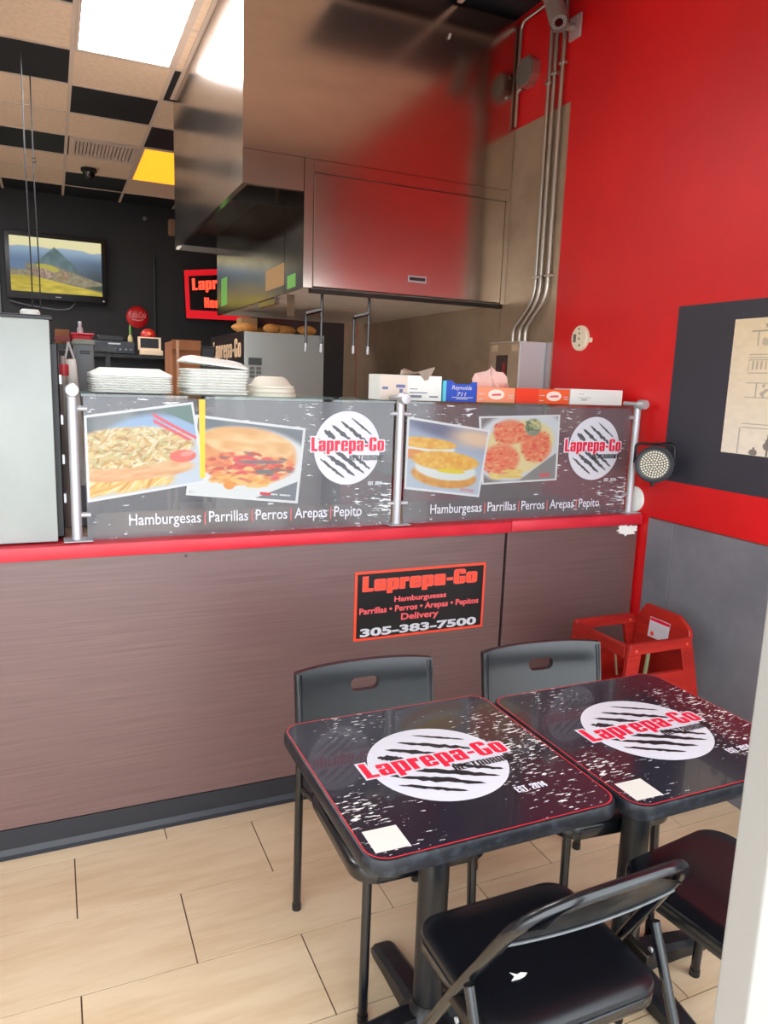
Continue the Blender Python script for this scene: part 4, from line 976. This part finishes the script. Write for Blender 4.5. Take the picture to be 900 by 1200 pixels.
obj('box', prism(oc, XR-.05, XR-.001, YZ), M_galv, t, smooth=False); obj('cover', prism([(3.69+(a-3.69)*.93, 3.315+(b-3.315)*.93) for a, b in oc], XR-.056, XR-.05, YZ), mat('cover_grey', (140, 128, 118), .5, .6), t, smooth=False)
obj('stub_pipe', tube([(XR-.025, 3.755, 3.345), (XR-.025, 3.785, 3.35)], .010, 10), M_galv, t); obj('stub_pipe', tube([(XR-.025, 3.74, 3.25), (XR-.025, 3.765, 3.25), (XR-.025, 3.785, 3.24)], .010, 10), M_galv, t)
tag(obj('corner_conduit', tube(smooth_path([(XR-.015, 3.53, ZC-.016), (XR-.015, 3.80, ZC-.016), (XR-.015, 3.80, 3.07)], .05, 8), .009, 10), M_galv), 'thin conduit running along the ceiling and down the hood edge', 'pipe')
# bullet camera
t = thing('bullet_camera', 'pinkish grey bullet security camera high on the red wall', 'camera', (2.36, 3.4, 3.4))
c0 = Vector((2.33, 3.30, 3.392)); dv = Vector((.06, .26, .40)).normalized()
L1 = c0+dv*.22
obj('barrel', tube([c0, c0+dv*.004, L1, L1+dv*.01], .043, 24, radii=[.040, .043, .043, .036]), mat('camera_taupe', (150, 130, 122), .4), t)
obj('sun_shield', tube([c0-dv*.02+Vector((0, 0, .004)), L1-dv*.04+Vector((0, 0, .004))], .0465, 24, caps=False), mat('camera_taupe', (150, 130, 122)), t)
obj('led_ring', tube([c0-dv*.003, c0-dv*.0005], .035, 24), mat('ring_grey', (170, 166, 166), .4), t)
obj('lens', tube([c0-dv*.006, c0-dv*.003], .021, 20), mat('lens_black', (10, 10, 12), .08, spec=.8), t)
s_, t_ = frame_of(dv)
for k in range(12):
    p = c0-dv*.0045+(s_*math.cos(k*PI/6)+t_*math.sin(k*PI/6))*.028; obj('led', tube([p, p-dv*.0015], .0045, 8), mat('ir_led', (120, 116, 116), .4), t)
obj('arm', tube(smooth_path([c0+dv*.06+Vector((.03, -.01, -.02)), c0+dv*.05+Vector((.05, 0, -.03)), (XR-.035, 3.34, 3.40), (XR-.01, 3.32, 3.40)], .03), .016, 12), mat('camera_taupe', (150, 130, 122)), t)
obj('wall_plate', bx(XR-.014, XR-.001, 3.275, 3.365, 3.345, 3.455, .004, 1), mat('plate_pink', (176, 140, 140), .45), t)
for z in (3.36, 3.44): obj('screw', lathe([(.006, 0), (.006, -.003)], (XR-.014, 3.30, z), 8, 'X'), M_alu, t)
# round plate with dots
t = thing('detector_base', 'round cream detector base with dark slots on the red wall', 'detector', (XR-.02, 3.095, 1.82))
obj('plate', lathe([(.063, 0), (.063, -.012), (.056, -.018), (.003, -.019)], (XR-.001, 3.095, 1.885), 32, 'X'), mat('cream_disc', (236, 222, 196), .5), t)
obj('tab', bx(XR-.014, XR-.001, 3.005, 3.045, 1.862, 1.885, .003, 1), mat('cream_disc', (236, 222, 196)), t)
for y, z in ((3.095, 1.93), (3.09, 1.908), (3.09, 1.882), (3.085, 1.85)): obj('hole', lathe([(.005, 0), (.005, -.002)], (XR-.019, y, z), 10, 'X'), M_blackpl, t)
obj('terminal', bx(XR-.0215, XR-.019, 3.115, 3.135, 1.865, 1.905), mat('terminal', (110, 104, 98), .5), t, smooth=False)
# white plate and LED flood
tag(obj('wall_disc', lathe([(.058, 0), (.058, -.006), (.052, -.010), (.003, -.011)], (XR-.001, 2.615, 1.14), 28, 'X'), M_white), 'plain white disc on the red wall behind the last guard post', 'disc')
t = thing('stage_light', 'round LED flood light with a black rim on the red wall', 'light', (2.36, 2.43, 1.24))
LC = Vector((2.335, 2.395, 1.327)); fd = Vector((-LC.x*.9, -LC.y, .10)).normalized()
s_, t_ = frame_of(fd)
def ringpts(r, d, n=32): return [LC+fd*d+(s_*math.cos(2*PI*k/n)+t_*math.sin(2*PI*k/n))*r for k in range(n)]
obj('housing', loft([ringpts(.05, -.07), ringpts(.066, -.055), ringpts(.074, -.01), ringpts(.079, .0), ringpts(.079, .012), ringpts(.072, .016), ringpts(.063, .012), ringpts(.062, .004)]), mat('lamp_black', (50, 54, 60), .35), t)
obj('reflector', loft([ringpts(.064, .0045), ringpts(.064, .006)]), mat('reflector', (84, 82, 76), .4, .3), t)
bm = bm_new()
for q, (r, n) in enumerate(((.0, 1), (.011, 6), (.0215, 12), (.032, 18), (.0425, 24), (.053, 30))):
    for k in range(n):
        p = LC+fd*.006+(s_*math.cos(2*PI*k/n+q)+t_*math.sin(2*PI*k/n+q))*r; add_tube(bm, [p, p+fd*.003], .0038, 7)
o = obj('led_array', bm, mat('led_cream', (226, 216, 190), .3), t); o['kind'] = 'stuff'
obj('yoke', tube(smooth_path([LC-fd*.03+s_*.08, LC-fd*.03+s_*.08+Vector((0, 0, .085)), LC-fd*.03-s_*.08+Vector((0, 0, .085)), LC-fd*.03-s_*.08], .02), .006, 8), M_blackpl, t)
obj('wall_arm', tube([LC-fd*.03+Vector((0, 0, .085)), (XR-.001, LC.y+.04, LC.z+.085)], .007, 8), M_blackpl, t)
obj('bottom_latch', tube([LC-Vector((0, 0, .076)), LC-Vector((0, 0, .094))], .008, 8), M_blackpl, t)
# poster
t = thing('poster', 'cream poster with an engraved building facade and street lamps', 'poster', (XR-.006, 1.97, 1.40))
WP = lambda u, v, h: (XR-.0045-h, -u, v)
obj('backing', bx(XR-.0045, XR-.002, 1.79, 2.161, 1.404, 1.921), M_paper, t, smooth=False)
printed('print', [(-2.160, 1.920), (-1.79, 1.920), (-1.79, 1.405), (-2.160, 1.405)], WP, .0003, paint_poster, 120, 180, M_vcp, t)

# ------------------------------------------------------------------ tables
TZ = .752
def table(cx, cy, label, seed):
    t = thing('cafe_table', label, 'table', (cx, cy, 0), 'square cafe tables')
    hw = .302; R = .05
    out = rrect(cx-hw, cx+hw, cy-hw, cy+hw, R, 8)
    ins = lambda d: rrect(cx-hw+d, cx+hw-d, cy-hw+d, cy+hw-d, R-d*.6, 8)
    rings = [[(u, v, z) for u, v in ins(d)] for d, z in ((.010, TZ-.040), (.002, TZ-.036), (.0, TZ-.028), (.0, TZ-.008), (.003, TZ-.002), (.008, TZ-.0005))]
    obj('tabletop', loft(rings), M_rubberedge, t)
    bm = bm_new(); a = [bm.verts.new((u, v, TZ)) for u, v in ins(.0066)]; b = [bm.verts.new((u, v, TZ)) for u, v in ins(.0095)]
    for k in range(len(a)): bm.faces.new((a[k], a[(k+1) % len(a)], b[(k+1) % len(b)], b[k]))
    obj('edge_line', bm, M_redline, t, smooth=False)
    flat([ins(.0096)], lambda u, v, h: (u, v, h), TZ, M_tabletop, t, 'printed_top')
    TP = lambda u, v, h: (u, v, TZ+.0003+h)
    # logo centre, in the table's own frame
    lx, ly = cx-.003, cy-.006
    grill_logo(t, TP, (lx, ly), .168, 1.0, -.50, (lx-.186, lx+.190, ly-.015, ly+.050), (lx+.020, lx+.188, ly-.053, ly-.028), (lx+.105, lx+.185, ly-.182, ly-.160), .0, M_printblack)
    q = .037; qx, qy = cx-.240, cy-.236
    flat([[(qx-q, qy-q*.95), (qx+q, qy-q), (qx+q, qy+q*.95), (qx-q, qy+q)]], TP, .0, mat('sticker_white', (206, 202, 194), .4), t, 'blank_sticker')
    # pedestal
    px, py = cx+.008, cy+.004
    obj('column', tube([(px, py, .05), (px, py, TZ-.045)], .038, 24), M_castiron, t)
    obj('column_collar', lathe([(.075, 0), (.072, .02), (.045, .045), (.040, .07)], (px, py, .03), 24), M_castiron, t)
    obj('top_spider', bx(px-.20, px+.20, py-.03, py+.03, TZ-.052, TZ-.0405, .004, 1), M_castiron, t, smooth=False)
    obj('top_spider', bx(px-.03, px+.03, py-.20, py+.20, TZ-.0525, TZ-.0407, .004, 1), M_castiron, t, smooth=False)
    for k in range(4):
        a = k*PI/2; c, s = math.cos(a), math.sin(a); prof = []
        for d, wd, z0, z1 in ((.02, .040, .012, .075), (.10, .036, .012, .068), (.20, .034, .010, .055), (.27, .034, .006, .042), (.293, .030, .004, .026)):
            prof.append([(px+c*d-s*e, py+s*d+c*e, z) for e, z in ((-wd, z0), (-wd, z1-.012), (-wd*.6, z1), (wd*.6, z1), (wd, z1-.012), (wd, z0))])
        f = obj('base_foot', loft(prof), M_castiron, t)
        obj('glide', lathe([(.014, 0), (.016, .008)], (px+c*.27, py+s*.27, 0), 10), M_blackpl, f)
    return t
table(.804, 1.423, 'square black logo table left, in front of the phone number sign', 1)
table(1.4095, 1.386, 'square black logo table right, beside the red high chair', 2)

# ------------------------------------------------------------------ stacking chairs
def stack_chair():
    t = thing('stacking_chair', '', 'chair', (0, 0, 0), 'black stacking chairs at the tables')
    # seat pan with turned down rim
    def rr(d, z): return [(u, v, z) for u, v in rrect(-.195+d, .195-d, -.24+d, .20-d, .07-d*.5, 8)]
    obj('seat', loft([rr(.012, .405), rr(.002, .408), rr(.0, .418), rr(.0, .440), rr(.004, .447), rr(.014, .450), rr(.06, .447), rr(.12, .444)]), M_blackmetal, t)
    for s in (-1, 1):
        obj('front_leg', tube([(s*.150, -.195, .412), (s*.158, -.212, .01)], .0125, 14), M_blackmetal, t)
        obj('rear_leg', tube(smooth_path([(s*.205, .245, .005), (s*.212, .212, .42), (s*.212, .208, .56), (s*.212, .244, .775)], .1), .0125, 14), M_blackmetal, t)
        obj('seat_bracket', tube([(s*.17, .12, .415), (s*.21, .210, .435)], .010, 10), M_blackmetal, t)
        obj('rubber_foot', tube([(s*.205, .2451, 0), (s*.2052, .2449, .02)], .0145, 12), M_blackpl, t)
        obj('rubber_foot', tube([(s*.1581, -.2121, 0), (s*.1578, -.2117, .02)], .0145, 12), M_blackpl, t)
    obj('stretcher', tube([(-.150, -.19, .40), (.150, -.19, .40)], .008, 10), M_blackmetal, t)
    # curved back panel with an oval grip hole
    NX = 25; bm = bm_new(); TH = .020
    hw, hh, hz = .046, .020, .722   # hole half size and height
    def surf(x, z, d):
        a = x/.222; curve = .020*(1-a*a)
        lean = .18*(z-.565)
        return (x, .205+curve+lean+d, z)
    zt = lambda x: .792-.010*abs(x/.222)**3
    outer = []
    zb = .565
    pts = []
    nside = 12
    for k in range(NX): x = -.222+.444*k/(NX-1); pts.append((x, zb))
    for k in range(1, 8): pts.append((.222, zb+(zt(.222)-zb)*k/8))
    for k in range(NX): x = .222-.444*k/(NX-1); pts.append((x, zt(x)))
    for k in range(1, 8): pts.append((-.222, zt(.222)-(zt(.222)-zb)*k/8))
    hole = []
    for k in range(28):
        a = 2*PI*k/28; cx = (hw-hh)*(1 if math.cos(a) > 0.001 else -1 if math.cos(a) < -.001 else 0)
        hole.append((cx+hh*math.cos(a), hz+hh*math.sin(a)))
    def layer(d):
        o = [bm.verts.new(surf(x, z, d)) for x, z in pts]; h_ = [bm.verts.new(surf(x, z, d)) for x, z in hole]
        return o, h_
    # grid fill through a triangulated 2D outline
    from mathutils.geometry import delaunay_2d_cdt
    inner = [(x, z) for x in np.linspace(-.20, .20, 17) for z in np.linspace(zb+.02, .78, 8) if not (abs(x) < hw+.008 and abs(z-hz) < hh+.008)]
    allp = pts+hole+inner
    e = [(i, (i+1) % len(pts)) for i in range(len(pts))]+[(len(pts)+i, len(pts)+(i+1) % len(hole)) for i in range(len(hole))]
    vv, ee, ff, *_ = delaunay_2d_cdt([Vector(p) for p in allp], e, [], 0, 1e-6)
    keep = []
    for f in ff:
        c = sum((vv[i] for i in f), Vector((0, 0)))/len(f)
        dx = max(0, abs(c.x)-(hw-hh)); inside = math.hypot(dx, c.y-hz) < hh*.995
        if not inside and zb-1e-4 < c.y < zt(c.x)+1e-4 and abs(c.x) < .2221: keep.append(f)
    A = [bm.verts.new(surf(p.x, p.y, -.5*TH)) for p in vv]; B = [bm.verts.new(surf(p.x, p.y, .5*TH)) for p in vv]
    cnt = {}
    for f in keep:
        bm.faces.new([A[i] for i in f]); bm.faces.new([B[i] for i in reversed(f)])
        for i, j in zip(f, list(f[1:])+[f[0]]): cnt[(i, j)] = 1
    for (i, j) in list(cnt):
        if (j, i) not in cnt: bm.faces.new((A[j], A[i], B[i], B[j]))
    for v in [v for v in bm.verts if not v.link_faces]: bm.verts.remove(v)
    obj('backrest', bm, M_blackmetal, t)
    return t
sc_ = stack_chair()
sc_.location = (.835, 1.722, 0); sc_.rotation_euler = (0, 0, math.radians(-1.5)); sc_['label'] = 'black stacking chair against the counter, below the phone number sign'
dup(sc_, (1.440, 1.678, 0), math.radians(-5), 'black stacking chair against the counter, next to the red high chair')
dup(sc_, (1.478, 1.075, 0), math.radians(187), 'black stacking chair half hidden behind the white door jamb')

# ------------------------------------------------------------------ folding chair
t = thing('folding_chair', 'black steel folding chair with a padded vinyl seat in the foreground', 'chair', (.9, 1.1, 0))
XA, XB = .690, 1.135
def side(x, yoff=0): return [(x, 1.352+yoff, .012), (x, 1.105+yoff, .437)]
bk_top = .752
path = smooth_path([(XA, 1.355, .012), (XA+.004, 1.108, .435), (XA+.02, .945, .700), (XA+.10, .905, .752), ((XA+XB)/2, .898, .762), (XB-.08, .918, .748), (XB-.006, .965, .690), (XB, 1.118, .420), (XB, 1.340, .012)], .085, 10)
obj('back_frame', tube(path, .0125, 14), M_blackmetal, t)
# back panel: curved sheet between the tubes
bm = bm_new(); NU, NV = 22, 8; G = []
for j in range(NV+1):
    v = j/NV; row = []
    for i in range(NU+1):
        u = i/NU; e = 2*u-1
        yl = .985-.085*v; zl = .632+.118*v
        x0 = XA+.016+.03*v*v; x1 = XB-.014-.075*v*v
        bow = .006*(1-e*e)
        zz = zl+(.010*(1-e*e) if v > .5 else -.010*(1-e*e)*(1-2*v))-(.030*abs(e)**4*v)
        row.append(bm.verts.new((x0+(x1-x0)*u, yl-bow+.01*math.sin(PI*v), zz)))
    G.append(row)
for a, b in zip(G[:-1], G[1:]):
    for i in range(NU): bm.faces.new((a[i], a[i+1], b[i+1], b[i]))
bmesh.ops.solidify(bm, geom=bm.faces[:], thickness=.003)
bp = obj('back_panel', bm, mat('worn_panel', (34, 36, 40), .32, 0, .6, col2=(70, 72, 74), nscale=(30, 30, 30), ramp=(.5, .75)), t)
obj('panel_hem', tube([(XA+.016+(XB-XA-.028)*i/16, .983-.006*(1-(i/8-1)**2), .630-.010*(1-(i/8-1)**2)) for i in range(17)], .0032, 8), mat('worn_hem', (110, 112, 116), .4, .5), bp)
# seat
def sr(d, z, k=0): return [(u, v, z) for u, v in rrect(.700+d, 1.108-d, .960+d, 1.318-d, .06-d*.4, 8)]
st = obj('seat_pan', loft([sr(.004, .388), sr(.0, .395), sr(.0, .415), sr(.004, .418)]), M_blackmetal, t)
obj('seat_cushion', loft([sr(.004, .4185), sr(.0, .424), sr(.002, .434), sr(.012, .442), sr(.03, .446), sr(.07, .447), sr(.12, .446)]), M_vinyl, t)
for x, s in ((XA-.006, 1), (XB+.012, -1)):
    obj('rear_leg', tube([(x, 1.045, .505), (x, .83, .012)], .0115, 12), M_blackmetal, t)
    obj('tube_mouth', tube([(x, 1.0452, .5045), (x, 1.0455, .5062)], .0075, 10), mat('hollow', (8, 8, 8), .6), t)
    obj('rubber_tip', tube([(x, .835, 0), (x, .832, .03)], .014, 10), M_blackpl, t)
    obj('pivot_plate', bx(min(x, x+s*.02), max(x, x+s*.02), 1.035, 1.12, .405, .43, .003, 1), M_steeldark, t)
    obj('rivet', tube([(x-s*.012, 1.06, .418), (x-s*.016, 1.06, .418)], .006, 10), M_alu, t)
    obj('front_tip', tube([(XA if s > 0 else XB, 1.3555 if s > 0 else 1.341, 0), (XA if s > 0 else XB, 1.352 if s > 0 else 1.338, .02)], .0145, 10), M_blackpl, t)
obj('front_rung', tube([(XA, 1.29, .12), (XB, 1.28, .12)], .008, 10), M_blackmetal, t)
obj('rear_rung', tube([(XA, .88, .11), (XB+.012, .88, .11)], .008, 10), M_blackmetal, t)
tag(obj('paper_scrap', prism([(.804, 1.074), (.816, 1.082), (.812, 1.094), (.824, 1.084), (.834, 1.086), (.846, 1.080), (.836, 1.074), (.822, 1.072)], .4475, .4482, XY), M_white, smooth=False), 'small torn white scrap lying on the folding chair seat', 'paper scrap')

# ------------------------------------------------------------------ red wooden high chair
t = thing('high_chair', 'red stained wooden high chair in the corner by the counter', 'high chair', (2.1, 2.18, 0))
def side_frame(y, nm):
    # splayed legs, top rail and board as one cut frame
    xt0, xt1, zt = 1.930, 2.240, .697
    lf = lambda z: xt0-.05*(zt-z)/zt; rt = lambda z: xt1+.185*(zt-z)/zt
    w = .062
    parts = (('leg', [(lf(0), 0), (lf(0)+w, 0), (lf(.655)+w, .655), (lf(.655), .655)]), ('leg', [(rt(0)-w, 0), (rt(0), 0), (rt(.655), .655), (rt(.655)-w, .655)]),
             ('top_rail', [(lf(.655), .6555), (rt(.655), .6555), (xt1, zt-.008), (xt1-.008, zt), (xt0+.008, zt), (xt0, zt-.008)]),
             ('side_board', [(lf(.42)+w, .42), (rt(.42)-w, .42), (rt(.565)-w, .565), (lf(.565)+w, .565)]))
    for n_, p in parts:
        bm = prism(p, y-.011, y+.011, XZ); bmesh.ops.bevel(bm, geom=bm.edges[:], offset=.003, segments=1, affect='EDGES'); obj(n_, bm, M_redwood, t, smooth=False)
    for x, z in ((1.962, .672), (2.216, .672), (2.22, .44), (1.955, .44)): obj('screw_plug', lathe([(.006, 0), (.006, -.002), (.003, -.003)], (x, y-.011, z), 10, 'Y'), mat('plug', (206, 80, 60), .4), t)
side_frame(2.02, 'near'); side_frame(2.335, 'far')
def slat_x(x0, x1, y0, y1, z0, z1, nm):
    return obj(nm, bx(x0, x1, y0, y1, z0, z1, .003, 1), M_redwood, t, smooth=False)
slat_x(1.925, 1.947, 2.032, 2.323, .640, .690, 'front_rail')
slat_x(1.915, 1.937, 2.032, 2.323, .45, .50, 'front_rail')
slat_x(1.945, 2.245, 2.032, 2.323, .43, .448, 'seat')
slat_x(1.875, 1.90, 2.032, 2.323, .16, .22, 'footrest'); slat_x(2.37, 2.39, 2.032, 2.323, .16, .22, 'rear_rail')
bkp = [(2.032, .45), (2.323, .45), (2.323, .690), (2.285, .752), (2.105, .752), (2.040, .715), (2.032, .690)]
bm = bm_new()
add_prism(bm, bkp, -.010, .010, lambda u, v, h: (2.236+h+.03*(v-.45)/.3, u, v)); bmesh.ops.bevel(bm, geom=bm.edges[:], offset=.003, segments=1, affect='EDGES')
bk = obj('backrest', bm, M_redwood, t, smooth=False)
LB = lambda u, v, h: (2.226+.03*(v-.45)/.3-h, u, v)
flat([[(2.135, .625), (2.245, .625), (2.245, .708), (2.135, .708)]], LB, .0005, M_printwhite, bk, 'care_label')
flat([[(2.137, .693), (2.243, .693), (2.243, .706), (2.137, .706)]], LB, .0008, M_printred, bk, 'label_band')
for v in (.68, .672, .664, .656): flat([[(2.145, v), (2.235, v), (2.235, v+.003), (2.145, v+.003)]], LB, .0008, mat('label_grey', (190, 188, 180)), bk, 'label_line')
flat([ellipse(2.222, .641, .010, .010, 16)], LB, .0008, M_printorange, bk, 'label_dot')
for pts in ([(2.215, 2.20, .60), (2.20, 2.19, .52), (2.17, 2.17, .46), (2.10, 2.15, .456)], [(2.06, 2.31, .62), (2.10, 2.30, .60), (2.12, 2.29, .55), (2.12, 2.27, .457)]):
    bm = bm_new(); add_tube(bm, smooth_path(pts, .05), .011, 8, flat=.2); obj('strap', bm, M_belt, t)
